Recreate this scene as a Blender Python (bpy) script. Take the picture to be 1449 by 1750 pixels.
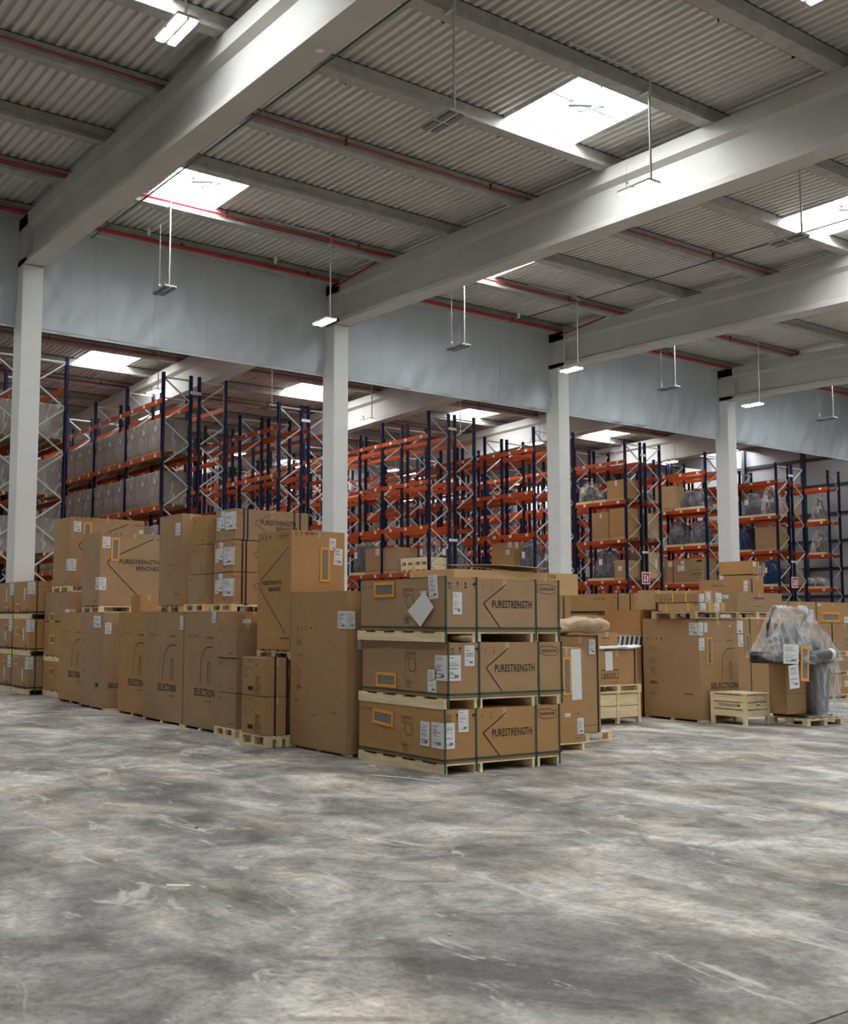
import bpy, bmesh, math, random
from mathutils import Vector, Matrix, noise
rnd = random.Random(7)
for o in list(bpy.data.objects): bpy.data.objects.remove(o, do_unlink=True)
scn = bpy.context.scene
COL = scn.collection
# ------------------------------------------------------------------ camera
W_PX, H_PX = 1449, 1750
F_PX, PITCH, ROLL, YAW, CX, CY = 1790.285, 0.0901, 0.0081, 0.5697, -220.759, 24.6262
fw = Vector((math.sin(YAW)*math.cos(PITCH), math.cos(YAW)*math.cos(PITCH), math.sin(PITCH)))
rt0 = Vector((math.cos(YAW), -math.sin(YAW), 0)); up0 = rt0.cross(fw)
rt = math.cos(ROLL)*rt0 + math.sin(ROLL)*up0; up = -math.sin(ROLL)*rt0 + math.cos(ROLL)*up0
cd = bpy.data.cameras.new('camera'); cam = bpy.data.objects.new('camera', cd); COL.objects.link(cam)
m = Matrix((rt, up, -fw)).transposed().to_4x4(); m.translation = Vector((0, 0, 1.6)); cam.matrix_world = m
cd.sensor_fit = 'VERTICAL'; cd.sensor_height = 24.0; cd.lens = 24.0*F_PX/H_PX
cd.shift_x = -CX/H_PX; cd.shift_y = CY/H_PX
cd.clip_end = 200; scn.camera = cam
# ------------------------------------------------------------------ world, exposure
wd = bpy.data.worlds.new('sky'); scn.world = wd; wd.use_nodes = True
wd.node_tree.nodes['Background'].inputs[0].default_value = (0.75, 0.85, 1.0, 1)
wd.node_tree.nodes['Background'].inputs[1].default_value = 1.0
SKYLIGHT = 26.0      # brightness of the diffusing skylight domes
LAMP = 34.0          # brightness of the lamp tubes
scn.view_settings.view_transform = 'Standard'; scn.view_settings.look = 'None'
scn.view_settings.gamma = 1; scn.view_settings.use_curve_mapping = False
scn.view_settings.exposure = 0.05

# ------------------------------------------------------------------ materials
def mat(name, col, rough=0.8, metal=0.0, var=0.0, scale=8.0, bump=0.0, bscale=60.0, emit=None, spec=None, col2=None, stretch=(1,1,1), detail=4):
    m = bpy.data.materials.new(name); m.use_nodes = True; nt = m.node_tree; b = nt.nodes['Principled BSDF']
    b.inputs['Base Color'].default_value = (*col, 1); b.inputs['Roughness'].default_value = rough; b.inputs['Metallic'].default_value = metal
    if spec is not None: b.inputs['Specular IOR Level'].default_value = spec
    if emit:
        b.inputs['Emission Color'].default_value = (*emit[0], 1); b.inputs['Emission Strength'].default_value = emit[1]
    if var or bump or col2:
        tc = nt.nodes.new('ShaderNodeTexCoord'); mp = nt.nodes.new('ShaderNodeMapping'); mp.inputs['Scale'].default_value = stretch
        nt.links.new(tc.outputs['Object'], mp.inputs[0])
    if var or col2:
        n = nt.nodes.new('ShaderNodeTexNoise'); n.inputs['Scale'].default_value = scale; n.inputs['Detail'].default_value = detail
        nt.links.new(mp.outputs[0], n.inputs['Vector'])
        r = nt.nodes.new('ShaderNodeValToRGB'); r.color_ramp.elements[0].position = .3; r.color_ramp.elements[1].position = .7
        c2 = col2 or tuple(c*(1-var) for c in col); c1 = col if col2 else tuple(min(1, c*(1+var)) for c in col)
        r.color_ramp.elements[0].color = (*c2, 1); r.color_ramp.elements[1].color = (*c1, 1)
        nt.links.new(n.outputs['Fac'], r.inputs[0]); nt.links.new(r.outputs[0], b.inputs['Base Color'])
    if bump:
        n2 = nt.nodes.new('ShaderNodeTexNoise'); n2.inputs['Scale'].default_value = bscale; n2.inputs['Detail'].default_value = 3
        nt.links.new(mp.outputs[0], n2.inputs['Vector'])
        bp = nt.nodes.new('ShaderNodeBump'); bp.inputs['Strength'].default_value = bump; bp.inputs['Distance'].default_value = .02
        nt.links.new(n2.outputs['Fac'], bp.inputs['Height']); nt.links.new(bp.outputs[0], b.inputs['Normal'])
    return m
def floor_mat():
    m = bpy.data.materials.new('worn_concrete_floor'); m.use_nodes = True; nt = m.node_tree; b = nt.nodes['Principled BSDF']; N = nt.nodes.new; Lk = nt.links.new
    tc = N('ShaderNodeTexCoord')
    def noi(s, d, r=.6, dist=0., stretch=(1, 1, 1), rot=0):
        mp = N('ShaderNodeMapping'); mp.inputs['Scale'].default_value = stretch; mp.inputs['Rotation'].default_value = (0, 0, rot); Lk(tc.outputs['Object'], mp.inputs[0])
        n = N('ShaderNodeTexNoise'); n.inputs['Scale'].default_value = s; n.inputs['Detail'].default_value = d; n.inputs['Roughness'].default_value = r; n.inputs['Distortion'].default_value = dist
        Lk(mp.outputs[0], n.inputs['Vector']); return n.outputs['Fac']
    def ramp(src, stops):
        r = N('ShaderNodeValToRGB'); e = r.color_ramp.elements
        while len(e) < len(stops): e.new(.5)
        for q, (p, c) in zip(e, stops): q.position = p; q.color = (*c, 1) if isinstance(c, tuple) else (c, c, c, 1)
        Lk(src, r.inputs[0]); return r.outputs[0]
    def mix(f, a, bb, mode='MIX'):
        x = N('ShaderNodeMix'); x.data_type = 'RGBA'; x.blend_type = mode
        if isinstance(f, float): x.inputs[0].default_value = f
        else: Lk(f, x.inputs[0])
        for i, v in ((6, a), (7, bb)):
            if isinstance(v, tuple): x.inputs[i].default_value = (*v, 1)
            else: Lk(v, x.inputs[i])
        return x.outputs[2]
    big = ramp(noi(.85, 9, .66, .6, (1.1, .85, 1), .35), [(.35, (.12, .116, .110)), (.45, (.25, .244, .230)), (.54, (.40, .39, .36)), (.63, (.64, .625, .575))])
    mid = ramp(noi(2.6, 9, .72, .5), [(.32, .50), (.48, .88), (.60, 1.10), (.70, 1.28)])
    c = mix(1.0, big, mid, 'MULTIPLY')
    fine = ramp(noi(22, 8, .75), [(.34, .62), (.5, 1.0), (.68, 1.28)])
    c = mix(.9, c, fine, 'MULTIPLY')
    warm = ramp(noi(.9, 5, .6, .4, (1, 1, 1), 1.1), [(.44, 0.), (.66, 1.)])
    c = mix(warm, c, mix(1.0, c, (1.06, .97, .86), 'MULTIPLY'))
    stain = ramp(noi(.95, 6, .7, .7, (.9, 1.5, 1), 2.2), [(.58, 0.), (.68, .8)])
    c = mix(stain, c, (.115, .105, .10))
    # pale bloom
    pale = ramp(noi(1.5, 8, .72, 1.2, (1.7, .8, 1), .9), [(.57, 0.), (.64, .7)])
    c = mix(pale, c, (.66, .65, .60))
    # tyre scuffs: thin arcs
    wv = N('ShaderNodeTexWave'); wv.wave_type = 'RINGS'; wv.rings_direction = 'Z'; wv.inputs['Scale'].default_value = .42; wv.inputs['Distortion'].default_value = 2.2; wv.inputs['Detail'].default_value = 1.5; wv.inputs['Detail Scale'].default_value = .5
    mp = N('ShaderNodeMapping'); mp.inputs['Location'].default_value = (-6.5, -9.5, 0); Lk(tc.outputs['Object'], mp.inputs[0]); Lk(mp.outputs[0], wv.inputs['Vector'])
    sc = ramp(wv.outputs['Fac'], [(.975, 0.), (.995, 1.)]); gate = ramp(noi(1.3, 3, .5, 0), [(.55, 0.), (.62, .45)])
    g = mix(1.0, sc, gate, 'MULTIPLY'); c = mix(g, c, (.09, .085, .08))
    Lk(c, b.inputs['Base Color'])
    ro = ramp(noi(3, 6, .6), [(.3, .42), (.7, .68)]); Lk(ro, b.inputs['Roughness']); b.inputs['Specular IOR Level'].default_value = .38
    bp = N('ShaderNodeBump'); bp.inputs['Strength'].default_value = .12; bp.inputs['Distance'].default_value = .01; Lk(noi(35, 8, .7), bp.inputs['Height']); Lk(bp.outputs[0], b.inputs['Normal'])
    return m
def cardboard(name, col):
    m = bpy.data.materials.new(name); m.use_nodes = True; nt = m.node_tree; b = nt.nodes['Principled BSDF']; N = nt.nodes.new; Lk = nt.links.new
    tc = N('ShaderNodeTexCoord'); oi = N('ShaderNodeObjectInfo')
    n = N('ShaderNodeTexNoise'); n.inputs['Scale'].default_value = 2.2; n.inputs['Detail'].default_value = 5; Lk(tc.outputs['Object'], n.inputs['Vector'])
    n2 = N('ShaderNodeTexNoise'); n2.inputs['Scale'].default_value = 90; n2.inputs['Detail'].default_value = 3
    mp = N('ShaderNodeMapping'); mp.inputs['Scale'].default_value = (1, 1, .12); Lk(tc.outputs['Object'], mp.inputs[0]); Lk(mp.outputs[0], n2.inputs['Vector'])
    hs = N('ShaderNodeHueSaturation'); hs.inputs['Color'].default_value = (*col, 1)
    a = N('ShaderNodeMath'); a.operation = 'MULTIPLY_ADD'; a.inputs[1].default_value = .28; Lk(n.outputs['Fac'], a.inputs[0])
    a2 = N('ShaderNodeMath'); a2.operation = 'MULTIPLY_ADD'; a2.inputs[1].default_value = .16; a2.inputs[2].default_value = .70; Lk(oi.outputs['Random'], a2.inputs[0])
    Lk(a2.outputs[0], a.inputs[2])
    a3 = N('ShaderNodeMath'); a3.operation = 'MULTIPLY_ADD'; a3.inputs[1].default_value = .14; Lk(n2.outputs['Fac'], a3.inputs[0]); Lk(a.outputs[0], a3.inputs[2])
    Lk(a3.outputs[0], hs.inputs['Value'])
    # a greyer or redder board from box to box
    sm = N('ShaderNodeMath'); sm.operation = 'MULTIPLY_ADD'; sm.inputs[1].default_value = .25; sm.inputs[2].default_value = .88; Lk(oi.outputs['Random'], sm.inputs[0]); Lk(sm.outputs[0], hs.inputs['Saturation'])
    Lk(hs.outputs[0], b.inputs['Base Color']); b.inputs['Roughness'].default_value = .72; b.inputs['Specular IOR Level'].default_value = .3
    bp = N('ShaderNodeBump'); bp.inputs['Strength'].default_value = .18; bp.inputs['Distance'].default_value = .01; Lk(n.outputs['Fac'], bp.inputs['Height']); Lk(bp.outputs[0], b.inputs['Normal'])
    return m
def film_mat(name, col, opac, rough=.18, scale=9., lo=None, hi=None):
    m = bpy.data.materials.new(name); m.use_nodes = True; nt = m.node_tree; N = nt.nodes.new; Lk = nt.links.new; b = nt.nodes['Principled BSDF']; out = nt.nodes['Material Output']
    b.inputs['Base Color'].default_value = (*col, 1); b.inputs['Roughness'].default_value = rough
    tr = N('ShaderNodeBsdfTransparent'); mx = N('ShaderNodeMixShader'); tc = N('ShaderNodeTexCoord')
    n = N('ShaderNodeTexNoise'); n.inputs['Scale'].default_value = scale; n.inputs['Detail'].default_value = 5; n.inputs['Distortion'].default_value = 1.8
    mp = N('ShaderNodeMapping'); mp.inputs['Scale'].default_value = (1, 1, .45); Lk(tc.outputs['Object'], mp.inputs[0]); Lk(mp.outputs[0], n.inputs['Vector'])
    r = N('ShaderNodeValToRGB'); r.color_ramp.elements[0].position = .38; r.color_ramp.elements[1].position = .72
    r.color_ramp.elements[0].color = ((opac*.55 if lo is None else lo),)*3+(1,); r.color_ramp.elements[1].color = ((min(1, opac*1.7) if hi is None else hi),)*3+(1,)
    Lk(n.outputs['Fac'], r.inputs[0]); Lk(r.outputs[0], mx.inputs[0]); Lk(tr.outputs[0], mx.inputs[1]); Lk(b.outputs[0], mx.inputs[2]); Lk(mx.outputs[0], out.inputs['Surface'])
    bp = N('ShaderNodeBump'); bp.inputs['Strength'].default_value = .8; bp.inputs['Distance'].default_value = .03; Lk(n.outputs['Fac'], bp.inputs['Height']); Lk(bp.outputs[0], b.inputs['Normal'])
    return m
M = {}
M['floor'] = floor_mat()
M['concrete'] = mat('painted_concrete', (.50, .495, .465), .75, var=.05, scale=1.2, bump=.05, bscale=14)
M['column'] = mat('pale_column_concrete', (.74, .75, .735), .7, var=.03, scale=1.5, bump=.05, bscale=14)
M['purlin'] = mat('raw_purlin_concrete', (.37, .36, .335), .85, var=.14, scale=5, bump=.12, bscale=30)
M['deck'] = mat('white_steel_decking', (.62, .60, .57), .5, var=.04, scale=1.0, metal=.0)
M['joint'] = mat('dark_profile_filler', (.05, .05, .05), .9)
M['curtain'] = mat('blue_grey_coated_fabric', (.50, .545, .585), .5, var=.04, scale=1.2, bump=.8, bscale=2.6, stretch=(1, 1, .5))
M['hem'] = mat('pale_hem_bar', (.62, .64, .64), .5)
M['red'] = mat('red_pipe_paint', (.38, .018, .03), .45)
M['wall'] = mat('pale_wall_panel', (.46, .47, .48), .6, var=.03, scale=1)
M['darksteel'] = mat('dark_steel', (.05, .055, .065), .6)
M['sky'] = mat('skylight_dome', (.9, .9, .9), .6, emit=((.965, .98, 1.0), SKYLIGHT))
M['sky_frame'] = mat('grey_opener_steel', (.32, .33, .36), .5)
M['galv'] = mat('galvanised_steel', (.50, .51, .51), .45, metal=.35)
M['lamp_body'] = mat('lamp_aluminium', (.55, .55, .53), .45, metal=.2)
M['tube_on'] = mat('lit_tube', (1, 1, 1), .4, emit=((1.0, .97, .88), LAMP))
M['tube_off'] = mat('unlit_tube', (.16, .16, .165), .3)
M['blue'] = mat('navy_rack_paint', (.008, .017, .055), .5, spec=.3)
M['orange'] = mat('orange_beam_paint', (.50, .072, .012), .5, spec=.3)
M['white'] = mat('paper_white', (.78, .79, .80), .6)
M['ink'] = mat('black_print', (.035, .026, .022), .7)
M['inkred'] = mat('maroon_print', (.07, .022, .02), .7)
M['inkgrey'] = mat('label_print', (.16, .17, .19), .7)
M['board'] = cardboard('kraft_board', (.43, .262, .130))
M['board_pale'] = cardboard('pale_kraft_board', (.53, .37, .21))
M['kraftpaper'] = mat('crumpled_kraft_paper', (.52, .38, .24), .7, var=.15, scale=6, bump=.6, bscale=7)
M['wood'] = mat('pale_pine', (.84, .68, .42), .7, var=.12, scale=3, stretch=(1, 1, 8), bump=.1, bscale=20)
M['wood_old'] = mat('brown_pine', (.50, .35, .19), .8, var=.2, scale=3, bump=.1, bscale=20)
M['pouch'] = mat('orange_pouch_border', (.86, .37, .04), .4)
M['pouch_in'] = mat('grey_pouch_window', (.20, .19, .18), .45, var=.2, scale=30)
M['strap_green'] = mat('green_strap', (.035, .085, .055), .5)
M['strap_black'] = mat('black_strap', (.015, .013, .013), .5)
M['strap_yellow'] = mat('yellow_strap', (.80, .66, .06), .5)
M['film'] = film_mat('stretch_film', (.84, .82, .80), .20, .10, 3.5, .05, .55)  # pale streaks in the opacity stand in for shiny highlights on the wrap
M['film_grey'] = film_mat('dark_wrapping_film', (.20, .205, .225), .72, .22, 3.5)
M['film_clear'] = film_mat('clear_plastic_cover', (.90, .92, .96), .22, .10, 5., .10, .55)
M['film_blue'] = film_mat('blue_wrapping_film', (.02, .06, .16), .9, .3, 3.5)
M['machine'] = mat('dark_machine_paint', (.022, .023, .026), .35)
M['machine_mid'] = mat('grey_machine_paint', (.075, .075, .082), .4)
M['brownload'] = mat('brown_load_board', (.235, .175, .145), .6, var=.1, scale=3)
M['cable'] = mat('green_cable', (.05, .10, .075), .5)
M['sign_red'] = mat('fire_sign_red', (.42, .015, .03), .5)
M['skid'] = mat('plastic_scrap', (.70, .68, .58), .6)

# ------------------------------------------------------------------ helpers
class MB:
    def __init__(s): s.v = []; s.f = []; s.m = []
    def add(s, vs, fs, mi=0):
        b = len(s.v); s.v += [tuple(v) for v in vs]; s.f += [tuple(b+i for i in f) for f in fs]; s.m += [mi]*len(fs); return s
    def box(s, x0, y0, z0, x1, y1, z1, mi=0):
        return s.add([(x0,y0,z0),(x1,y0,z0),(x1,y1,z0),(x0,y1,z0),(x0,y0,z1),(x1,y0,z1),(x1,y1,z1),(x0,y1,z1)],
                     [(0,3,2,1),(4,5,6,7),(0,1,5,4),(1,2,6,5),(2,3,7,6),(3,0,4,7)], mi)
    def bar(s, a, b, w, h, mi=0, upv=(0,0,1)):
        a = Vector(a); b = Vector(b); d = (b-a).normalized(); u = Vector(upv)
        if abs(d.dot(u)) > .98: u = Vector((1,0,0))
        sd = d.cross(u).normalized()*w/2; u2 = sd.cross(d).normalized()*h/2
        p = [a-sd-u2, a+sd-u2, a+sd+u2, a-sd+u2, b-sd-u2, b+sd-u2, b+sd+u2, b-sd+u2]
        return s.add(p, [(0,1,2,3),(7,6,5,4),(0,4,5,1),(1,5,6,2),(2,6,7,3),(3,7,4,0)], mi)
    def tube(s, pts, r, n=8, mi=0):
        pts = [Vector(p) for p in pts]; b = len(s.v)
        for i, p in enumerate(pts):
            d = (pts[min(i+1, len(pts)-1)]-pts[max(i-1, 0)]).normalized(); u = Vector((0,0,1)) if abs(d.z) < .9 else Vector((1,0,0))
            e = d.cross(u).normalized(); g = e.cross(d)
            rr = r[i] if isinstance(r, (list, tuple)) else r
            for k in range(n): s.v.append(tuple(p+rr*(math.cos(2*math.pi*k/n)*e+math.sin(2*math.pi*k/n)*g)))
        for i in range(len(pts)-1):
            for k in range(n):
                k2 = (k+1) % n; s.f.append((b+i*n+k, b+i*n+k2, b+(i+1)*n+k2, b+(i+1)*n+k)); s.m.append(mi)
        s.f.append(tuple(b+k for k in reversed(range(n)))); s.m.append(mi)
        s.f.append(tuple(b+(len(pts)-1)*n+k for k in range(n))); s.m.append(mi)
        return s
    def mesh(s, name, mats):
        me = bpy.data.meshes.new(name); me.from_pydata(s.v, [], s.f); me.update()
        for q in (mats if isinstance(mats, (list, tuple)) else [mats]): me.materials.append(M[q] if isinstance(q, str) else q)
        for p, i in zip(me.polygons, s.m): p.material_index = i
        return me
    def build(s, name, mats, parent=None, loc=(0,0,0), smooth=False):
        me = s.mesh(name, mats)
        if smooth:
            for p in me.polygons: p.use_smooth = True
        return link(name, me, parent, loc)
def link(name, me, parent=None, loc=(0,0,0), rz=0):
    o = bpy.data.objects.new(name, me); COL.objects.link(o); o.location = loc; o.rotation_euler = (0, 0, rz)
    if parent: o.parent = parent
    return o
def tag(o, label, cat, group=None, kind=None):
    o['label'] = label; o['category'] = cat
    if group: o['group'] = group
    if kind: o['kind'] = kind
    return o
def thing(name, label, cat, loc=(0,0,0), rz=0, group=None):
    o = bpy.data.objects.new(name, None); COL.objects.link(o); o.empty_display_size = .1; o.location = loc; o.rotation_euler = (0,0,rz)
    return tag(o, label, cat, group)
def struct(o): o['kind'] = 'structure'; return o
def copy_tree(o, parent=None):
    c = o.copy(); COL.objects.link(c); c.parent = parent
    for ch in list(o.children): copy_tree(ch, c)
    return c
_tx = {}
def text_mesh(s):
    if s not in _tx:
        cu = bpy.data.curves.new('t', 'FONT'); cu.body = s; cu.size = 1; cu.resolution_u = 2; cu.space_character = 1.04; cu.offset = .016
        ob = bpy.data.objects.new('t', cu); COL.objects.link(ob); dg = bpy.context.evaluated_depsgraph_get(); dg.update()
        me = bpy.data.meshes.new_from_object(ob.evaluated_get(dg))
        vs = [tuple(v.co[:2]) for v in me.vertices]; fs = [tuple(p.vertices) for p in me.polygons]
        bpy.data.objects.remove(ob); bpy.data.curves.remove(cu); bpy.data.meshes.remove(me)
        x0 = min(v[0] for v in vs); x1 = max(v[0] for v in vs); y0 = min(v[1] for v in vs); y1 = max(v[1] for v in vs)
        _tx[s] = ([((x-x0)/(x1-x0)-.5, (y-y0)/(y1-y0)-.5) for x, y in vs], fs)
    return _tx[s]

# ------------------------------------------------------------------ building shell
X0, SP, CW, CDP, YC = 7.785, 9.215, .515, .573, 24.51
RIDGE = 24.92
XL, XR, YB, YF = -12.0, 53.05, -14.0, 59.4
def zr(y): return 11.185 + .025*(RIDGE-14.63) - .025*abs(y-RIDGE)      # top of beams, underside of purlins
def zb(y): return 10.24 - .029*abs(y-RIDGE)
PH = .317
def zd(y): return zr(y)+PH
struct(MB().box(XL, YB, -.2, XR, YF, 0).build('floor', 'floor'))
# walls
struct(MB().box(XR, YB, 0, XR+.2, YF, 12.0).build('wall_right', 'wall'))
struct(MB().box(XL-.2, YB, 0, XL, YF, 12.0).build('wall_left', 'wall'))
struct(MB().box(XL, YF, 0, XR, YF+.2, 12.0).build('wall_far', 'wall'))
struct(MB().box(XL, YB-.2, 0, XR, YB, 12.0).build('wall_back', 'wall'))
k = 0
for z in (10.37, 8.92, 7.43, 5.99, 4.54, 3.10, 1.60):
    k += 1; struct(MB().box(XR-.12, 25.2, z-.08, XR, YF, z+.08).build('trim_%d' % k, 'darksteel'))
for y in (25.9, 28.9, 32.1, 35.6, 40, 44.5, 49.3, 54):
    k += 1; struct(MB().box(XR-.35, y-.09, 0, XR-.12, y+.09, zd(y)).build('trim_%d' % k, 'darksteel'))
NT = k
# skylights: (x, y) of the near left corner on the deck
PITCHX = .196
sky = []
for i in range(-1, 5):
    bx_ = X0+SP*i
    for y0, off in ((-10.51, 2.09), (-2.94, 6.37), (4.62, 2.09), (12.19, 6.37), (19.76, 2.09), (27.80, 2.09), (35.33, 6.37), (42.9, 2.09), (50.5, 6.37)):
        if YB < y0 < YF-2 and XL < bx_+off < XR-2 and abs(y0+1.2-RIDGE) > 1.6: sky.append((bx_+off, y0, bx_+off+1.86, y0+2.32))
def snap(x): return XL+round((x-XL)/PITCHX)*PITCHX
deck = MB()
def dseg(x, y0, y1):
    prof = [(0, 0), (.084, 0), (.108, .068), (.172, .068), (PITCHX, 0)]
    for (xa, za), (xb, zb_) in zip(prof, prof[1:]):
        deck.add([(x+xa, y0, zd(y0)+za), (x+xb, y0, zd(y0)+zb_), (x+xb, y1, zd(y1)+zb_), (x+xa, y1, zd(y1)+za)], [(0, 1, 2, 3)])
sky = [(snap(a), b, snap(c), d) for a, b, c, d in sky]
nx = int((XR-XL)/PITCHX)+1
for ii in range(nx):
    x = XL+ii*PITCHX
    holes = sorted([(b, d) for a, b, c, d in sky if a-.01 <= x < c-.01])
    cuts = [YB]
    for b, d in holes: cuts += [b, d]
    cuts.append(YF)
    for q in range(0, len(cuts), 2):
        y0, y1 = cuts[q], cuts[q+1]
        if y0 < RIDGE < y1: dseg(x, y0, RIDGE); dseg(x, RIDGE, y1)
        else: dseg(x, y0, y1)
struct(deck.build('ceiling', 'deck'))
for n, (a, b, c, d) in enumerate(sky):
    z = zd((b+d)/2)
    kb = MB(); h = .40
    kb.box(a-.03, b, z-.02, a, d, z+h); kb.box(c, b, z-.02, c+.03, d, z+h); kb.box(a-.03, b-.03, z-.02, c+.03, b, z+h); kb.box(a-.03, d, z-.02, c+.03, d+.03, z+h)
    w = kb.build('window_%d' % (n+1), 'hem'); struct(w)
    MB().box(a, b, z+h-.03, c, d, z+h).build('pane', 'sky', w)
    g = MB(); xm, ym = (a+c)/2-.1, (b+d)/2
    g.bar((a, ym, z+.10), (c, ym+.05, z+.10), .035, .035); g.bar((xm-.18, ym+.1, z+.06), (xm+.25, ym-.12, z+.08), .10, .08); g.bar((xm+.25, ym-.12, z+.08), (xm+.38, ym-.35, z-.02), .045, .045)
    g.bar((xm-.18, ym+.95, z+.10), (xm-.18, ym-.9, z+.10), .03, .03); g.tube([(xm+.3, ym+.5, z+.06), (xm+.1, ym+.1, z-.02), (xm+.45, ym-.3, z+.02), (xm+.5, ym-.6, z-.04)], .02, 6)
    g.build('opener', 'sky_frame', w)
# columns and beams
for i in range(-1, 5):
    x = X0+SP*i; c = .016
    mb = MB(); z1 = zb(YC)-.02
    P = [(c, 0), (CW-c, 0), (CW, c), (CW, CDP-c), (CW-c, CDP), (c, CDP), (0, CDP-c), (0, c)]
    mb.add([(x+a, YC+b, 0) for a, b in P]+[(x+a, YC+b, z1) for a, b in P], [tuple(range(8)), tuple(reversed(range(8, 16)))]+[(q, (q+1) % 8, 8+(q+1) % 8, 8+q) for q in range(8)])
    o = mb.build('concrete_column', 'column'); struct(o)
    tag(o, ['concrete column outside the left edge', 'pale square concrete column nearest the left edge of the photo', 'pale square concrete column rising behind the tall box with the orange pouch', 'pale square concrete column behind the right end of the three strapped crates', 'pale square concrete column behind the tilted open carton at right', 'concrete column beyond the right edge'][i+1], 'column')
    MB().box(x+.02, YC+.02, z1, x+CW-.02, YC+CDP-.02, z1+.02).build('bearing_pad', 'joint', o)
    for part, (ya, yb) in enumerate(((YB, YC+CDP/2), (YC+CDP/2, YF))):
        mb = MB(); w = CW; rows = []
        for y in (ya, yb):
            b, t = zb(y), zr(y)
            rows.append([(x+px, y, pz) for px, pz in ((0, b), (w, b), (w, b+.12), (w-.155, b+.20), (w-.155, t-.39), (w, t-.304), (w, t), (0, t), (0, t-.304), (.155, t-.39), (.155, b+.20), (0, b+.12))])
        n = 12
        mb.add(rows[0]+rows[1], [tuple(range(n)), tuple(reversed(range(n, 2*n)))]+[(q, n+q, n+(q+1) % n, (q+1) % n) for q in range(n)])
        # solid block over the bearing
        y2 = YC-.25 if part == 0 else YC+CDP; y3 = YC+CDP/2 if part == 0 else YC+CDP/2
        mb.box(x, min(y2, y3), zb(YC), x+w, max(y2, y3), zr(RIDGE)-.03)
        o = mb.build('roof_beam', 'concrete'); struct(o)
        tag(o, 'deep painted concrete roof beam %s the curtain wall, over %s' % (('in front of', 'behind')[part], ['the area left of the photo', 'the leftmost column', 'the column behind the tall carton', 'the column behind the strapped crates', 'the column behind the tilted carton', 'the far right bay'][i+1]), 'beam')
# purlins
ys = [22.235-2.525*k for k in range(0, 15)]+[24.79]+[27.405+2.525*k for k in range(0, 13)]
ys = [y for y in ys if YB < y < YF]
for n, y in enumerate(sorted(ys)):
    NT += 1
    mb = MB(); z0 = zr(y); z1 = z0+PH-.012; w = .257
    P = [(y-w, z1), (y-w, z0+.10), (y-w+.03, z0+.06), (y-w+.03, z0+.0), (y, z0), (y, z1)]
    P = [(y-w, z0), (y, z0), (y, z0+.08), (y-.04, z0+.115), (y-.04, z1), (y-w+.04, z1), (y-w+.04, z0+.115), (y-w, z0+.08)]
    q = len(P); mb.add([(XL, a, b) for a, b in P]+[(XR, a, b) for a, b in P], [tuple(range(q)), tuple(reversed(range(q, 2*q)))]+[(e, (e+1) % q, q+(e+1) % q, q+e) for e in range(q)])
    o = mb.build('trim_%d' % NT, 'purlin'); struct(o)
    MB().box(XL, y-w+.038, z1-.012, XR, y-w+.13, z1+.014).build('filler_strip', 'joint', o)
# rear wall pillar
tag(struct(MB().box(51.2, 38.3, 0, 52.7, 39.7, 10.6).build('concrete_pillar', 'concrete')), 'broad grey pillar in the far right corner behind the racks', 'pillar')
# smoke curtains
for i in range(-2, 5):
    xa = X0+SP*i+CW-.02; xb = X0+SP*(i+1)+.02; za, zc = 8.755, zr(RIDGE)+.03
    xa = max(xa, XL+.02); xb = min(xb, XR-.02)
    nxs, nz = 190, 36; V = []; F = []
    for side in (0, 1):
        for a in range(nxs+1):
            for b in range(nz+1):
                x = xa+(xb-xa)*a/nxs; z = za+(zc-za)*b/nz; t = b/nz
                seam = abs(((x-xa)/1.58) % 1-.5)*2
                dy = .06*noise.noise(Vector((x*.8, z*.4, i*3.1)))+.03*noise.noise(Vector((x*2.4+z*1., z*.8, i)))
                dy += .042*max(0, noise.noise(Vector((x*1.5-z*1.6, x*.45+z*.7, 5+i))))*(1.2-t)
                dy -= .055*max(0, seam-.93)*14*(.7+.5*noise.noise(Vector((x, z*2, 9)))); dy += .16*noise.noise(Vector((x*1.9-z*1.1, z*.7+x*.4, 11+i)))*(1.15-t)
                V.append((x, RIDGE+dy+side*.006, z))
    def I(s_, a, b): return s_*(nxs+1)*(nz+1)+a*(nz+1)+b
    for a in range(nxs):
        for b in range(nz):
            F.append((I(0, a, b), I(0, a+1, b), I(0, a+1, b+1), I(0, a, b+1))); F.append((I(1, a, b+1), I(1, a+1, b+1), I(1, a+1, b), I(1, a, b)))
    for a in range(nxs): F.append((I(0, a, 0), I(1, a, 0), I(1, a+1, 0), I(0, a+1, 0)))
    mb = MB(); mb.add(V, F); o = mb.build('smoke_curtain', 'curtain', smooth=True)
    tag(o, 'blue-grey fabric smoke curtain hanging %s' % ['far left of the photo', 'left of the leftmost column', 'between the two left columns', 'between the two middle columns', 'between the two right columns', 'right of the rightmost column', 'in the last bay at the right wall'][i+2], 'curtain')
    MB().box(xa, RIDGE-.022, za-.035, xb, RIDGE+.022, za+.008).build('hem_bar', 'hem', o)
    MB().box(xa, RIDGE-.03, zc-.01, xb, RIDGE+.03, zc+.03).build('top_rail', 'hem', o)
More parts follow.
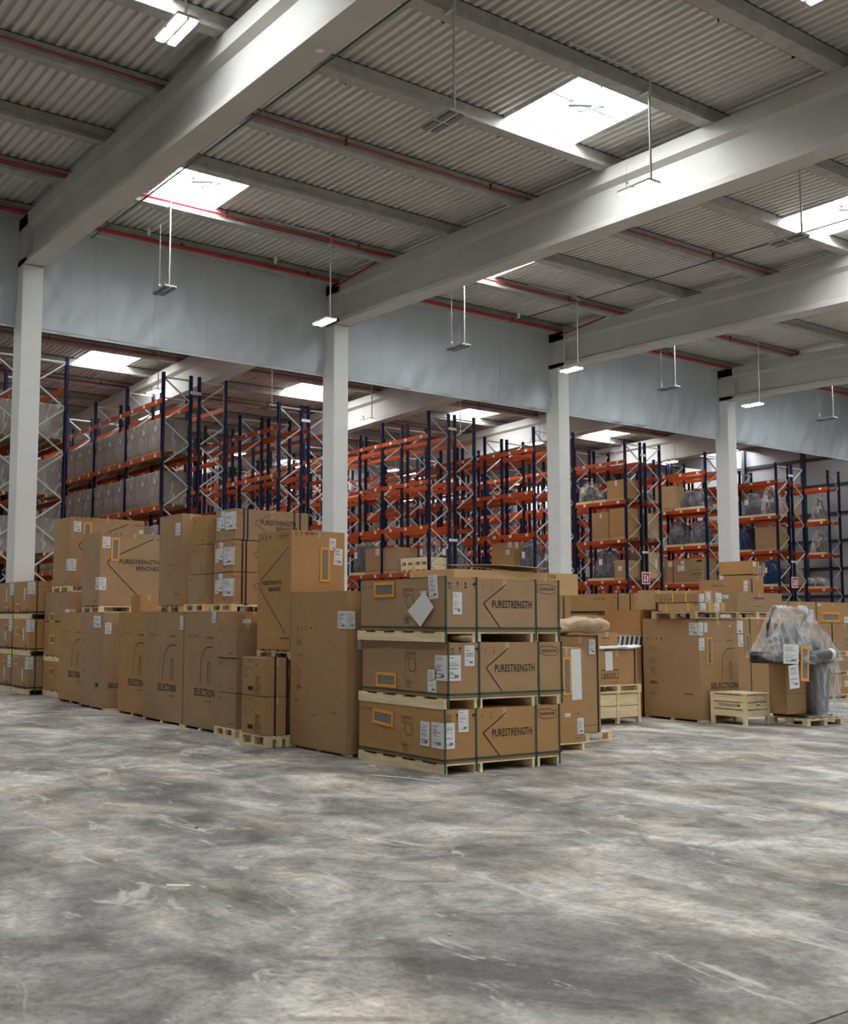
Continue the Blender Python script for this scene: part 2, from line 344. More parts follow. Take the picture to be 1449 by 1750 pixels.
# ------------------------------------------------------------------ sprinkler pipes, cables
def head(mb, x, y, z): mb.tube([(x, y, z+.16), (x, y, z+.05), (x, y, z+.045), (x, y, z)], [.008, .008, .018, .012], 6)
ptops = []
pipes = [(22.235, .30, .030, 'thin red sprinkler pipe along the purlin under the skylight nearest the curtain'), (17.185, .12, .019, 'thin red sprinkler pipe on the third purlin in front of the curtain'),
         (9.61, .02, .019, 'thin red sprinkler pipe on the purlin at the top right'), (7.085, .1, .019, 'thin red sprinkler pipe on the purlin just above the picture'),
         (24.70, .05, .055, 'thick red main pipe along the top of the curtain'), (27.405, .05, .03, 'red sprinkler pipe on the first purlin behind the curtain'),
         (29.93, .1, .03, 'red sprinkler pipe on the second purlin behind the curtain'), (34.98, .1, .027, 'red sprinkler pipe on the fourth purlin behind the curtain'), (40.03, .1, .027, 'red sprinkler pipe on the sixth purlin behind the curtain')]
for y, dz, r, lb in pipes:
    yy = y-.257-r-.01; zz = zr(y)+.135
    if y == 9.61: yy, zz = y+.02, zr(y)+.035
    if y == 24.70: yy, zz = 24.42, zr(y)+.02
    t = thing('sprinkler_pipe', lb, 'pipe', (0, yy, zz))
    ptops.append(t)
    MB().tube([(XL+.05, 0, 0), (XR-.4, 0, 0)], r, 10).build('pipe', 'red', t)
    for x in range(-8, 52, 4):
        MB().box(x-.012, -r-.006, -.05, x+.012, r+.012, .09).build('pipe_clamp', 'darksteel', t)
# pipe elbow from the purlin down to the curtain at each beam
for i, nm in ((1, 'beside the beam behind the tall carton'), (2, 'beside the beam behind the strapped crates')):
    x = X0+SP*i-.08
    o = MB().tube([(x-.7, 21.94, zr(22)+.10), (x-.07, 21.94, zr(22)+.10), (x, 22.0, zr(22)+.09), (x, 24.3, zr(24.5)-.16)], .027, 8).build('branch_pipe', 'red'); tag(o, 'red branch pipe running %s to the curtain' % nm, 'pipe')
for x, y, z, ya, lb in ((9.38, 0, 11.02, 24.2, 'green cable run stretched beside the leftmost roof beam'), (23.3, 0, 11.05, 23.8, 'green cable run crossing under the purlins in the middle bay')):
    o = MB().tube([(x+.22, YB, zb(YB)+.6), (x+.13, 8, z-.16), (x, ya, z+.07)], .019, 8).build('cable_run', 'cable'); tag(o, lb, 'cable')
hd = None
hp = [(9.0, 5.45, 0)]
sprs = []
for i in range(0, 5):
    for y in (12.1, 14.63, 17.16, 19.68, 22.2, 9.6):
        for dx in (2.5, 6.2): sprs.append((X0+SP*i-SP+dx+.35*((y*7) % 1), y+.05))
for n, (x, y) in enumerate(sprs):
    if hd is None: mb = MB(); head(mb, 0, 0, -.13); hd = mb.mesh('sprinkler_head', 'darksteel')
    pt = min(ptops, key=lambda p: abs(p.location.y-y))
    link('sprinkler_head', hd, pt, (x, y+.03-pt.location.y, zr(y)+.13-pt.location.z))
# round detector on the underside of the left beam, white heat detectors at the curtain
o = MB().tube([(8.08, 12.05, zb(12.05)), (8.08, 12.05, zb(12.05)-.03)], .06, 20).build('ceiling_detector', 'white'); tag(o, 'round white disc fixed under the leftmost roof beam', 'detector')
for x in (11.0, 14.85, 20.4, 24.2, 30.4, 39): 
    o = MB().tube([(x, 24.3, zr(24.3)+.30), (x, 24.3, zr(24.3)+.22), (x, 24.3, zr(24.3)+.17), (x, 24.3, zr(24.3)+.10)], [.04, .06, .04, .027], 12).build('alarm_sounder', 'white'); tag(o, 'small white domed unit above the curtain, %s from the left' % ['first', 'second', 'third', 'fourth', 'fifth', 'sixth'][(11.0, 14.85, 20.4, 24.2, 30.4, 39).index(x)], 'detector')
# ------------------------------------------------------------------ lamps
def lamp(x, y, lit, label, ztop=None, z=9.40):
    t = thing('hanging_lamp', label, 'lamp', (x, y, z))
    b = MB(); b.box(-.155, -.35, 0, .155, .35, .04); b.box(-.02, -.34, -.027, .02, .34, 0); b.box(-.155, -.04, -.016, .155, .04, 0); b.build('housing', 'lamp_body', t)
    for s in (-1, 1):
        q = MB(); q.box(s*.088-.051, -.33, -.034, s*.088+.051, -.03, 0); q.box(s*.088-.051, .03, -.034, s*.088+.051, .33, 0); q.build('light_tube', 'tube_on' if lit else 'tube_off', t)
    zt = zr(y)+.02-z
    MB().tube([(0, -.27, .04), (0, -.27, zt+.02)], .018, 8).build('conduit_rod', 'galv', t)
    MB().tube([(0, -.27, zt), (0, -.31, zt+.08), (-.07, -.32, zt+.20), (-2.1, -.32, zt+.20)], .015, 6).build('conduit_run', 'galv', t)
    MB().box(-.03, -.29, zt-.04, .03, -.08, zt+.02).build('purlin_clamp', 'galv', t)
    w = MB().tube([(0, .27, .04), (0, .27, zt+.28)], .0035, 5); w.tube([(0, .27, .04), (0, .27, .16)], .013, 6); w.box(-.03, .255, .18, .03, .285, .22); w.build('suspension_wire', 'galv', t)
    return t
rowname = {0: 'front row', 1: 'row nearest the curtain'}
nA = ['lit twin-tube lamp at the top left, against the decking', 'unlit twin-tube lamp high between the two skylights', 'lit twin-tube lamp in front of the big middle beam', 'unlit twin-tube lamp beside the skylight at the right edge', 'lit twin-tube lamp past the right edge in the front row']
for k in range(5): lamp(5.78+4.608*k, 12.03, k % 2 == 0, nA[k])
nB = ['unlit lamp hanging before the left curtain panel', 'lit lamp at the top of the second column', 'unlit lamp hanging before the middle curtain panel', 'lit lamp at the top of the third column', 'unlit lamp hanging before the right curtain panel', 'lit lamp at the top of the fourth column', 'unlit lamp at the right edge before the last curtain', 'lit lamp past the right edge near the curtain']
for k in range(8): lamp(10.45+4.608*k, 22.15, k % 2 == 1, nB[k])
lamp(12.05, 6.75, True, 'lit lamp cut off by the top edge at the upper right')
lamp(1.24, 22.26, True, 'lit lamp before the curtain left of the leftmost column')
for k, x in enumerate((2.0, 8.8, 15.0, 24.2, 33.4, 42.6)):
    for y, nm in ((1.9, 'over the empty floor'), (-8.2, 'behind the viewer')): lamp(x, y, True, 'lit twin-tube lamp %s, %s from the left' % (nm, ['first', 'second', 'third', 'fourth', 'fifth', 'sixth'][k]))
for k in range(7):
    for j, y in enumerate((32.4, 42.45, 52.55)):
        lit = (k % 2 == 0)
        if not lit and j: continue
        lamp(15.0+4.54*k, y, lit, '%s lamp above the racks, %s lamp row behind the curtain, place %s from the left' % ('lit' if lit else 'unlit', ['first', 'second', 'third'][j], ['first', 'second', 'third', 'fourth', 'fifth', 'sixth', 'seventh'][k]))

# ------------------------------------------------------------------ pallet racks
BAY, RW, LV, RH = 2.82, 1.07, (8.59, 6.865, 5.18, 3.45, 1.735), 9.43
mb = MB()
for x in (0, RW-.10):
    mb.box(x, 0, 0, x+.10, .018, RH); mb.box(x, 0, 0, x+.016, .09, RH); mb.box(x+.084, 0, 0, x+.10, .09, RH); mb.box(x-.02, -.02, 0, x+.12, .12, .012)
me_up = mb.mesh('upright_frame', 'blue')
mb = MB(); z = .30; s = 1; z_top = .30+.69*13
mb.bar((.08, .05, z_top), (RW-.08, .05, z_top), .045, .045); mb.bar((.08, .05, .30), (RW-.08, .05, .30), .045, .045)
while z < z_top-.1:
    a, b = ((.08, z), (RW-.08, z+.665)) if s == 0 else ((RW-.08, z), (.08, z+.665))
    mb.bar((a[0], .05, a[1]), (b[0], .05, b[1]), .034, .046); z += .69; s = 1-s
me_br = mb.mesh('bracing', 'galv')
mb.v = [(RW-a, b, c) for a, b, c in mb.v]; mb.f = [tuple(reversed(f)) for f in mb.f]; me_brm = mb.mesh('bracing', 'galv')
mb = MB(); L = BAY
mb.box(0, .01, -.150, .055, L-.01+.09, 0); mb.box(-.006, .005, -.21, .06, .02, .04); mb.box(-.006, L+.075, -.21, .06, L+.09, .04)
for q in (.35, 1.28, 2.2): mb.box(-.005, q, -.13, 0, q+.13, -.02, 1)
me_bl = mb.mesh('beam', ['orange', 'white'])
mb = MB()
mb.box(-.055, .01, -.150, 0, L-.01+.09, 0); mb.box(-.06, .005, -.21, .006, .02, .04); mb.box(-.06, L+.075, -.21, .006, L+.09, .04)
for q in (.35, 1.28, 2.2): mb.box(0, q, -.13, .005, q+.13, -.02, 1)
me_brt = mb.mesh('beam', ['orange', 'white'])
def rack(x, y0, nb, label, mir=0):
    t = thing('pallet_rack', label, 'rack', (x, y0, 0), group='pallet racks behind the curtain')
    for k in range(nb+1):
        u = link('upright_frame', me_up, t, (0, k*BAY, 0)); link('bracing', me_brm if mir else me_br, u)
    for k in range(nb):
        for z in LV:
            link('beam', me_bl, t, (-.012, k*BAY, z)); link('beam', me_brt, t, (RW+.012, k*BAY, z))
    return t
ordn = ['first', 'second', 'third', 'fourth', 'fifth', 'sixth', 'seventh', 'eighth', 'ninth', 'tenth', 'eleventh', 'twelfth', 'thirteenth', 'fourteenth', 'fifteenth', 'sixteenth', 'seventeenth']
RX = []; n = 0
for k in range(0, 9):
    xa = 14.02+5.43*(k-1)
    y0 = 31.51 if k == 2 else 29.7
    nb = (10, 10, 9, 9, 8, 7, 6, 5, 4)[k]
    if k == 8: xa = 51.0
    where = ['beside the leftmost column', 'holding shrink-wrapped loads', 'behind the second column', 'left in the middle opening', 'right in the middle opening', 'right of the third column', 'left of the fourth column', 'right of the fourth column', 'against the far right wall'][k]
    for h in ((0, 1) if k < 8 else (0,)):
        if k == 8: xs = xa
        else: xs = xa+h*1.27
        rack(xs, y0, nb, 'navy-orange rack %s%s' % (where, '' if k == 8 else (', left of its pair', ', right of its pair')[h]), h)
        RX.append(xs)
    if k < 8:
        for z in (4.61, 8.82):
            o = MB().box(xa+RW-.09, y0-.025, z, xa+1.27+.09, y0-.002, z+.10).build('row_spacer', 'hem'); tag(o, '%s pale spacer joining the rack pair %s' % ('upper' if z > 6 else 'lower', where), 'spacer')

# wrapped pallet loads in the left racks
def load_proto(seed, w, d, h, ncol=2):
    r = random.Random(seed); mb = MB()
    for q in range(3): mb.box(.01+q*(w-.09)/2, 0, 0, .09+q*(w-.09)/2, d, .09, 1)
    mb.box(0, 0, .09, w, d, .11, 1)
    nz = 3; hh = (h-.11)/nz
    for a in range(2):
        for c in range(nz):
            j = r.uniform(-.006, .006)
            mb.box(.01+a*w/2*.98+j, .012, .112+c*hh, .01+(a+1)*w/2*.98-.006+j, d-.012, .108+(c+1)*hh, 0)
    mb.box(-.001+.0, d*.42, .112+hh*1.9, .006, d*.60, .112+hh*2.4, 2)
    return mb.mesh('carton_stack', ['brownload', 'wood_old', 'white'])
def film_shell(seed, w, d, h, amp=.015, n=10):
    bm = bmesh.new(); bmesh.ops.create_cube(bm, size=1); bmesh.ops.subdivide_edges(bm, edges=bm.edges, cuts=n, use_grid_fill=True)
    for v in bm.verts:
        p = Vector(((v.co.x+.5)*w, (v.co.y+.5)*d, (v.co.z+.5)*h)); nn = noise.noise_vector(p*9+Vector((seed, 0, 0)))
        out = Vector((v.co.x, v.co.y, v.co.z*.5)).normalized()
        v.co = p+out*(.018+amp*abs(nn.x))+nn*amp*.3
    me = bpy.data.meshes.new('shrink_wrap'); bm.to_mesh(me); bm.free()
    for p in me.polygons: p.use_smooth = True
    return me
LW, LD, LH = .96, .84, 1.12
me_ld = [load_proto(s_, LW, LD, LH) for s_ in (1, 2, 3)]
me_fs = []
for s_ in (1, 2, 3):
    m_ = film_shell(s_, LW, LD, LH-.1); m_.materials.append(M['film']); me_fs.append(m_)
lvname = {6.865: 'upper', 5.18: 'middle', 3.45: 'lower', 1.735: 'bottom'}
def wrapped_load(x, y, z, q, label, group):
    t = thing('wrapped_pallet_load', label, 'pallet load', (x, y, z), group=group)
    link('carton_stack', me_ld[q % 3], t); link('shrink_wrap', me_fs[q % 3], t, (0, 0, .1)); return t
q = 0
for z in (6.865, 5.18, 3.45):
    for b in range(9):
        for c in range(3):
            q += 1; pos = b*3+c
            if pos > 23: continue
            wrapped_load(14.07, 29.86+b*BAY+c*.91, z+.002, q, 'shrink-wrapped load, %s shelf of the left rack, %s from the front' % (lvname[z], (ordn+['%dth' % v for v in range(18, 30)])[pos]), 'shrink-wrapped loads in the left rack')
for z in (6.865, 5.18, 3.45):
    for b in range(4):
        for c in range(3):
            q += 1
            if (q*7) % 5 == 0: continue
            wrapped_load(9.91, 29.86+b*BAY+c*.91, z+.002, q, 'wrapped load, %s shelf behind the leftmost column, %s from the front' % (lvname[z], ordn[b*3+c]), 'loads behind the leftmost column')
            if b < 2: wrapped_load(8.64, 29.86+b*BAY+c*.91, z+.002, q+1, 'wrapped load, %s shelf left of the leftmost column, %s from the front' % (lvname[z], ordn[b*3+c]), 'loads left of the leftmost column')

# ------------------------------------------------------------------ cartons, pallets, crates
def face_map(face, W, D, H):
    if face == 'L': return D, H, (lambda u, v, o=.003: (-o, D-u, v))
    if face == 'F': return W, H, (lambda u, v, o=.003: (u, -o, v))
    if face == 'T': return W, D, (lambda u, v, o=.003: (u, v, H+o))
def flat(mb, P, pts, faces, mi=0, o=.003): mb.add([P(u, v, o) for u, v in pts], faces, mi)
def line(mb, P, pts, th, mi=0, o=.003):
    for (a, b), (c, d) in zip(pts, pts[1:]):
        dx, dy = c-a, d-b; l = math.hypot(dx, dy) or 1; nx_, ny_ = -dy/l*th/2, dx/l*th/2; ex, ey = dx/l*th*.3, dy/l*th*.3
        flat(mb, P, [(a-ex+nx_, b-ey+ny_), (c+ex+nx_, d+ey+ny_), (c+ex-nx_, d+ey-ny_), (a-ex-nx_, b-ey-ny_)], [(0, 1, 2, 3)], mi, o)
def txt(mb, P, s, cu, cv, w, h, mi=0, o=.003, rot=0):
    vs, fs = text_mesh(s); c_, s_ = math.cos(rot), math.sin(rot)
    flat(mb, P, [(cu+x*w*c_-y*h*s_, cv+x*w*s_+y*h*c_) for x, y in vs], fs, mi, o)
def rect(mb, P, u0, v0, u1, v1, mi=0, o=.003): flat(mb, P, [(u0, v0), (u1, v0), (u1, v1), (u0, v1)], [(0, 1, 2, 3)], mi, o)
def symbols(mb, P, u, v, s, gap=None, mi=0):
    g = gap or s*1.5
    for dx in (0, s*.45):     # two arrows up
        rect(mb, P, u+dx, v, u+dx+s*.10, v+s*.7, mi); flat(mb, P, [(u+dx-s*.12, v+s*.62), (u+dx+s*.22, v+s*.62), (u+dx+s*.05, v+s*.95)], [(0, 1, 2)], mi)
    line(mb, P, [(u-s*.15, v-s*.08), (u+s*.7, v-s*.08)], s*.08, mi)
    u += g                     # glass
    flat(mb, P, [(u, v+s*.95), (u+s*.12, v+s*.4), (u+s*.28, v+s*.4), (u+s*.4, v+s*.95)], [(0, 1, 2, 3)], mi); rect(mb, P, u+s*.16, v, u+s*.24, v+s*.42, mi); rect(mb, P, u+s*.06, v-.0, u+s*.34, v+s*.07, mi)
    u += g                     # do not stack
    rect(mb, P, u, v, u+s*.35, v+s*.35, mi); rect(mb, P, u, v+s*.55, u+s*.35, v+s*.9, mi)
    u += g                     # umbrella
    pts = [(u+s*.35+s*.42*math.cos(a*math.pi/8), v+s*.5+s*.4*math.sin(a*math.pi/8)) for a in range(9)]; flat(mb, P, pts, [tuple(range(9))], mi); rect(mb, P, u+s*.32, v, u+s*.38, v+s*.5, mi)
    u += g*1.2; rect(mb, P, u, v+s*.2, u+s*.06, v+s*.8, mi); rect(mb, P, u+s*.25, v+s*.2, u+s*.31, v+s*.6, mi)
    u += g; line(mb, P, [(u, v+s*.1), (u+s*.35, v+s*.1), (u+s*.35, v+s*.9), (u+s*.55, v+s*.9)], s*.06, mi)
def arch(mb, P, u, v, w, h, th):   # big bent line of the machine drawing
    r = w*.62; n = 8
    pts = [(u, v), (u+w*.06, v+h-r)]+[(u+w*.06+r-r*math.cos(a*math.pi/2/n), v+h-r+r*math.sin(a*math.pi/2/n)) for a in range(n+1)]+[(u+w, v+h)]
    line(mb, P, pts, th)
    u2 = u+w*.60; ww = w*.16; h2 = h*.52
    line(mb, P, [(u2, v), (u2, v+h2)]+[(u2+ww/2-ww/2*math.cos(a*math.pi/6), v+h2+ww/2*math.sin(a*math.pi/6)) for a in range(7)]+[(u2+ww, v+h2), (u2+ww, v)], th)
def chevron(mb, P, ux, vy, w, hu, hd, th, mi=1):
    r = .10*hu; pts = [(ux+w, vy+hu), (ux+r*.7, vy+r*.7), (ux+r*.2, vy+r*.35), (ux, vy), (ux+r*.2, vy-r*.35), (ux+r*.7, vy-r*.8), (ux+w*.72, vy-hd)]
    line(mb, P, pts, th, mi)
def logo(mb, P, cu, cv, w, fr=True):
    h = w*.16; txt(mb, P, 'TECHNOGYM', cu, cv, w, h*.8)
    if fr:
        t = w*.025
        line(mb, P, [(cu-w*.62, cv+h*.9), (cu-w*.45, cv+h*1.35), (cu+w*.25, cv+h*1.35), (cu+w*.35, cv+h*.9), (cu+w*.62, cv+h*.9)], t)
        line(mb, P, [(cu-w*.62, cv-h*.9), (cu-w*.35, cv-h*.9), (cu-w*.25, cv-h*1.35), (cu+w*.45, cv-h*1.35), (cu+w*.62, cv-h*.9)], t); line(mb, P, [(cu-w*.62, cv+h*.9), (cu-w*.62, cv-h*.9)], t); line(mb, P, [(cu+w*.62, cv+h*.9), (cu+w*.62, cv-h*.9)], t)
def para(mb, P, u, v, w, n, gap, th=.006, seed=1, mi=0):
    r = random.Random(seed)
    for i in range(n): line(mb, P, [(u, v-i*gap), (u+w*r.uniform(.35, 1), v-i*gap)], th, mi)
def paper(P, cu, cv, w, h, rot, kind, parent, nm):
    mb = MB(); c_, s_ = math.cos(rot), math.sin(rot)
    def Q(u, v, o=.006): return P(cu+u*c_-v*s_, cv+u*s_+v*c_, o)
    def slab(u0, v0, u1, v1, mi, o0=.003, o1=.006):
        q = [Q(u0, v0, o0), Q(u1, v0, o0), Q(u1, v1, o0), Q(u0, v1, o0), Q(u0, v0, o1), Q(u1, v0, o1), Q(u1, v1, o1), Q(u0, v1, o1)]
        mb.add(q, [(0, 3, 2, 1), (4, 5, 6, 7), (0, 1, 5, 4), (1, 2, 6, 5), (2, 3, 7, 6), (3, 0, 4, 7)], mi)
    if kind == 'label':
        slab(-w/2, -h/2, w/2, h/2, 0); r = random.Random(int(cu*977+cv*131)); y = h*.38
        while y > -h*.4:
            if r.random() < .8:
                x0 = -w*.4; x1 = w*r.uniform(-.1, .4); t = h*r.choice((.012, .02, .03))
                mb.add([Q(x0, y, .0068), Q(x1, y, .0068), Q(x1, y+t, .0068), Q(x0, y+t, .0068)], [(0, 1, 2, 3)], 1)
            y -= h*.07
        mb.add([Q(w*.0, -h*.36, .0068), Q(w*.32, -h*.36, .0068), Q(w*.32, -h*.27, .0068), Q(0, -h*.27, .0068)], [(0, 1, 2, 3)], 1)
        return mb.build(nm, ['white', 'inkgrey'], parent)
    if kind == 'blank': slab(-w/2, -h/2, w/2, h/2, 0); return mb.build(nm, ['white'], parent)
    t = min(w, h)*.20
    slab(-w/2, -h/2, w/2, h/2, 1, .003, .007)
    for a in ((-w/2, -h/2, w/2, -h/2+t), (-w/2, h/2-t, w/2, h/2), (-w/2, -h/2+t, -w/2+t, h/2-t), (w/2-t, -h/2+t, w/2, h/2-t)): slab(*a, 0, .003, .010)
    return mb.build(nm, ['pouch', 'pouch_in'], parent)
def shell(W, D, H, seed, wob=.004):
    bm = bmesh.new(); bmesh.ops.create_cube(bm, size=1)
    for v in bm.verts: v.co = ((v.co.x+.5)*W, (v.co.y+.5)*D, (v.co.z+.5)*H)
    bmesh.ops.bevel(bm, geom=list(bm.edges), offset=.007, segments=2, affect='EDGES')
    me = bpy.data.meshes.new('carton'); bm.to_mesh(me); bm.free(); return me
def carton(label, x, y, z, W, D, H, decs=(), rz=0, col='board', cat='cardboard box', name='cardboard_box', group=None, lean=None):
    t = thing(name, label, cat, (x, y, z+.001), rz, group)
    if lean: t.rotation_euler = (lean[0], lean[1], rz)
    me = shell(W, D, H-.002, 1); me.materials.append(M[col]); body = link('carton_body', me, t)
    pr = MB(); r = random.Random(int(x*71+y*37+z*11))
    # tape over the closing seam, a little down the front
    tp = MB(); tp.box(W/2-.03, -.0018, H-.10, W/2+.03, -.0002, H-.003); tp.box(W/2-.03, -.0018, H-.003, W/2+.03, D, H-.0005); tp.build('packing_tape', 'board_pale', t)
    nl = 0
    for d in decs:
        k, f = d[0], d[1]
        if k == 'band':      # ('band', axis, position, material)  a strap right round the box
            ax, p, mt = d[1], d[2], d[3]; b = MB(); w = .011; e = .009; zb_ = d[4] if len(d) > 4 else -.0
            if ax == 'x':
                b.box(p*W-w, -e, zb_, p*W+w, -.001, H+e); b.box(p*W-w, D+.001, zb_, p*W+w, D+e, H+e); b.box(p*W-w, -e, H-.001, p*W+w, D+e, H+.004)
            elif ax == 'y':
                b.box(-e, p*D-w, zb_, -.001, p*D+w, H+e); b.box(W+.001, p*D-w, zb_, W+e, p*D+w, H+e); b.box(-e, p*D-w, H-.001, W+e, p*D+w, H+.004)
            else:
                b.box(-e, -e, p*H-w, W+e, -.001, p*H+w); b.box(-e, D+.001, p*H-w, W+e, D+e, p*H+w); b.box(-e, -e, p*H-w, -.001, D+e, p*H+w); b.box(W+.001, -e, p*H-w, W+e, D+e, p*H+w)
            b.build('strap', mt, t); continue
        FW, FH, P = face_map(f, W, D, H)
        if k == 'label' and f == 'L' and d[2]*FW+d[4]/2 > FW+.012:      # label folded round the corner
            c0 = d[2]*FW; w1 = FW-(c0-d[4]/2); w2 = d[4]-w1; P2 = face_map('F', W, D, H)[2]
            paper(P, FW-w1/2, d[3]*FH, w1, d[5], 0, 'label', t, 'shipping_label'); paper(P2, w2/2, d[3]*FH, w2, d[5], 0, 'label', t, 'shipping_label')
        elif k == 'label': paper(P, d[2]*FW, d[3]*FH, d[4], d[5], d[6] if len(d) > 6 else 0, 'label', t, 'shipping_label')
        elif k == 'blank': paper(P, d[2]*FW, d[3]*FH, d[4], d[5], d[6] if len(d) > 6 else 0, 'blank', t, 'paper_sheet')
        elif k == 'pouch': paper(P, d[2]*FW, d[3]*FH, d[4], d[5], d[6] if len(d) > 6 else 0, 'pouch', t, 'document_pouch')['label'] = 'orange-bordered document pouch with grey window'
        elif k == 'text': txt(pr, P, d[2], d[3]*FW, d[4]*FH, d[5], d[6], 0)
        elif k == 'sym': symbols(pr, P, d[2]*FW, d[3]*FH, d[4], d[5] if len(d) > 5 else None)
        elif k == 'arch': arch(pr, P, d[2]*FW, d[3]*FH, d[4]*FW, d[5]*FH, d[6])
        elif k == 'chev': chevron(pr, P, d[2]*FW, d[3]*FH, d[4]*FW, d[5]*FH, d[6]*FH, d[7])
        elif k == 'logo': logo(pr, P, d[2]*FW, d[3]*FH, d[4], d[5] if len(d) > 5 else True)
        elif k == 'para': para(pr, P, d[2]*FW, d[3]*FH, d[4], d[5], d[6], d[7] if len(d) > 7 else .006, nl)
        elif k == 'line': line(pr, P, [(a*FW, b*FH) for a, b in d[2]], d[3])
        elif k == 'rect': rect(pr, P, d[2]*FW, d[3]*FH, d[4]*FW, d[5]*FH)
        nl += 1
    if pr.f: pr.build('printing', ['ink', 'inkred'], t)
    return t
def pallet(label, x, y, z, W, D, H=.13, axis='x', rz=0, wood='wood', full=True, group=None):
    """axis: direction the top deck boards run"""
    t = thing('wooden_pallet', label, 'pallet', (x, y, z+.0005), rz, group); bt = min(.02, H*.16); n = 5
    def B(nm, a, b, c, d, e, f):
        if axis == 'x': MB().box(a, b, c, d, e, f).build(nm, wood, t)
        else: MB().box(b, a, c, e, d, f).build(nm, wood, t)
    A, Bq = (W, D) if axis == 'x' else (D, W)      # A along boards, Bq across
    for k in range(n):
        w = Bq*.15 if k % 2 == 0 else Bq*.12; b0 = k*(Bq-Bq*.15)/(n-1); B('deck_board', 0, b0, H-bt, A, b0+w, H-.001)
    for k in range(3):
        a0 = (0, A/2-.045, A-.09)[k]; B('cross_board', a0, 0, H-2*bt, a0+.09, Bq, H-bt-.0005)
        for j in range(3):
            b0 = (0, Bq/2-.045, Bq-.09)[j]; B('block', a0, b0, bt, a0+.09, b0+.09, H-2*bt-.0005)
    for j in range(3):
        b0 = (0, Bq/2-.045, Bq-.09)[j]; B('bottom_board', 0, b0, 0, A, b0+.09, bt-.0005)
    return t
def stringer_pallet(label, x, y, z, W, D, H, xs, wood='wood', group=None, rz=0):
    """solid boards on edge running away from the viewer, thin deck on top"""
    t = thing('wooden_pallet', label, 'pallet', (x, y, z+.0005), rz, group)
    for f in xs: MB().box(f*W-(.0 if f == 0 else .02), 0, 0, f*W+(.045 if f == 0 else .02), D, H-.018).build('stringer', wood, t)
    for k in range(5):
        b0 = k*(D-.12)/4; MB().box(0, b0, H-.0175, W, b0+.12, H-.001).build('deck_board', wood, t)
    return t
def crate(label, x, y, z, W, D, H, nf, legs=.12, rz=0, word=None, mid=False, gap=.012):
    t = thing('wooden_crate', label, 'crate', (x, y, z+.001), rz); p = .055
    xs = [0, W-p]+([W/2-p/2] if mid else [])
    for a in xs:
        for b in (0, D-p): MB().box(a, b, 0, a+p, b+p, H-.02).build('corner_post', 'wood', t)
    hh = (H-.02-legs)/nf
    for k in range(nf):
        z0 = legs+k*hh
        MB().box(.006, .014, z0, W-.006, .030, z0+hh-gap).build('slat', 'wood', t); MB().box(.006, D-.03, z0, W-.006, D-.014, z0+hh-gap).build('slat', 'wood', t)
        MB().box(.014, .030, z0, .030, D-.030, z0+hh-gap).build('slat', 'wood', t); MB().box(W-.03, .030, z0, W-.014, D-.030, z0+hh-gap).build('slat', 'wood', t)
    for k in range(5): MB().box(0, k*(D-D*.17)/4, H-.02, W, k*(D-D*.17)/4+D*.17, H-.002).build('top_board', 'wood', t)
    MB().box(.03, .03, legs, W-.03, D-.03, legs+.02).build('base_board', 'wood', t)
    if word:
        pr = MB(); txt(pr, lambda u, v, o=.003: (.0135-o, D-u, v), word, D*.52, legs+hh*(nf-1.5), D*.62, .045); pr.build('printing', 'ink', t)
    return t

# ---- the three strapped crates in the middle
def ps_box(label, x, y, z, W, D, H, pouch, labs, shift=0, blank=False, bands=(.0, .26, .775, .985)):
    decs = [('sym', 'L', .03, .82, .040, .055), ('pouch', 'L', *pouch), ('para', 'L', .54, .80, .17, 4, .022, .005), ('para', 'L', .55, .30, .12, 5, .022, .005),
            ('line', 'L', [(.57, .62), (.60, .70), (.64, .66), (.66, .55), (.64, .45), (.59, .44), (.57, .52), (.57, .62)], .006), ('line', 'L', [(.53, .24), (.53, .80), (.66, .80), (.66, .24), (.53, .24)], .003),
            ('sym', 'F', .03, .80, .07, .115), ('chev', 'F', .32, .53, .19, .36, .45, .014), ('text', 'F', 'PURESTRENGTH', .565, .52, .60, .085),
            ('logo', 'F', .87, .83, .24), ('text', 'F', 'technogym.com', .86, .07, .26, .025), ('line', 'F', [(.07, .40), (.10, .40)], .006)]
    for l in labs: decs.append(('label',)+l)
    for b in bands: decs.append(('band', 'x', max(.008, b), 'strap_green', -.10 if z > .05 else -.1))
    decs.append(('band', 'z', .07, 'strap_green'))
    return carton(label, x, y, z, W, D, H, decs, rz=shift)
XS = (0, .255, .30, .745, .79, .97)
stringer_pallet('lowest pallet under the stack of three strapped crates', 7.35, 8.54, 0, 1.75, 1.52, .112, XS)
ps_box('bottom carton of the three green-strapped cartons in the middle, pouch at left', 7.35, 8.54, .112, 1.74, 1.51, .565, (.31, .72, .38, .17, -.06), [('L', .80, .52, .15, .26, -.03), ('L', .985, .52, .34, .27, -.03), ('F', .155, .78, .14, .23, 0)])
stringer_pallet('pallet between the bottom and middle strapped cartons', 7.35, 8.54, .678, 1.76, 1.52, .115, XS)
ps_box('middle carton of the three green-strapped cartons, pouch low at left', 7.39, 8.53, .794, 1.74, 1.51, .592, (.31, .25, .38, .17, 0), [('L', .84, .28, .14, .26, 0), ('L', 1.0, .54, .38, .27, 0), ('F', .18, .76, .14, .22, 0)])
stringer_pallet('pallet between the middle and top strapped cartons', 7.34, 8.55, 1.387, 1.77, 1.52, .11, XS)
ps_box('top carton of the three green-strapped cartons, with a loose white sheet', 7.37, 8.54, 1.498, 1.74, 1.51, .585, (.31, .80, .38, .18, 0), [('L', .88, .82, .15, .26, .08), ('F', .10, .52, .13, .24, 0), ('L', .77, .72, .10, .04, 0)])
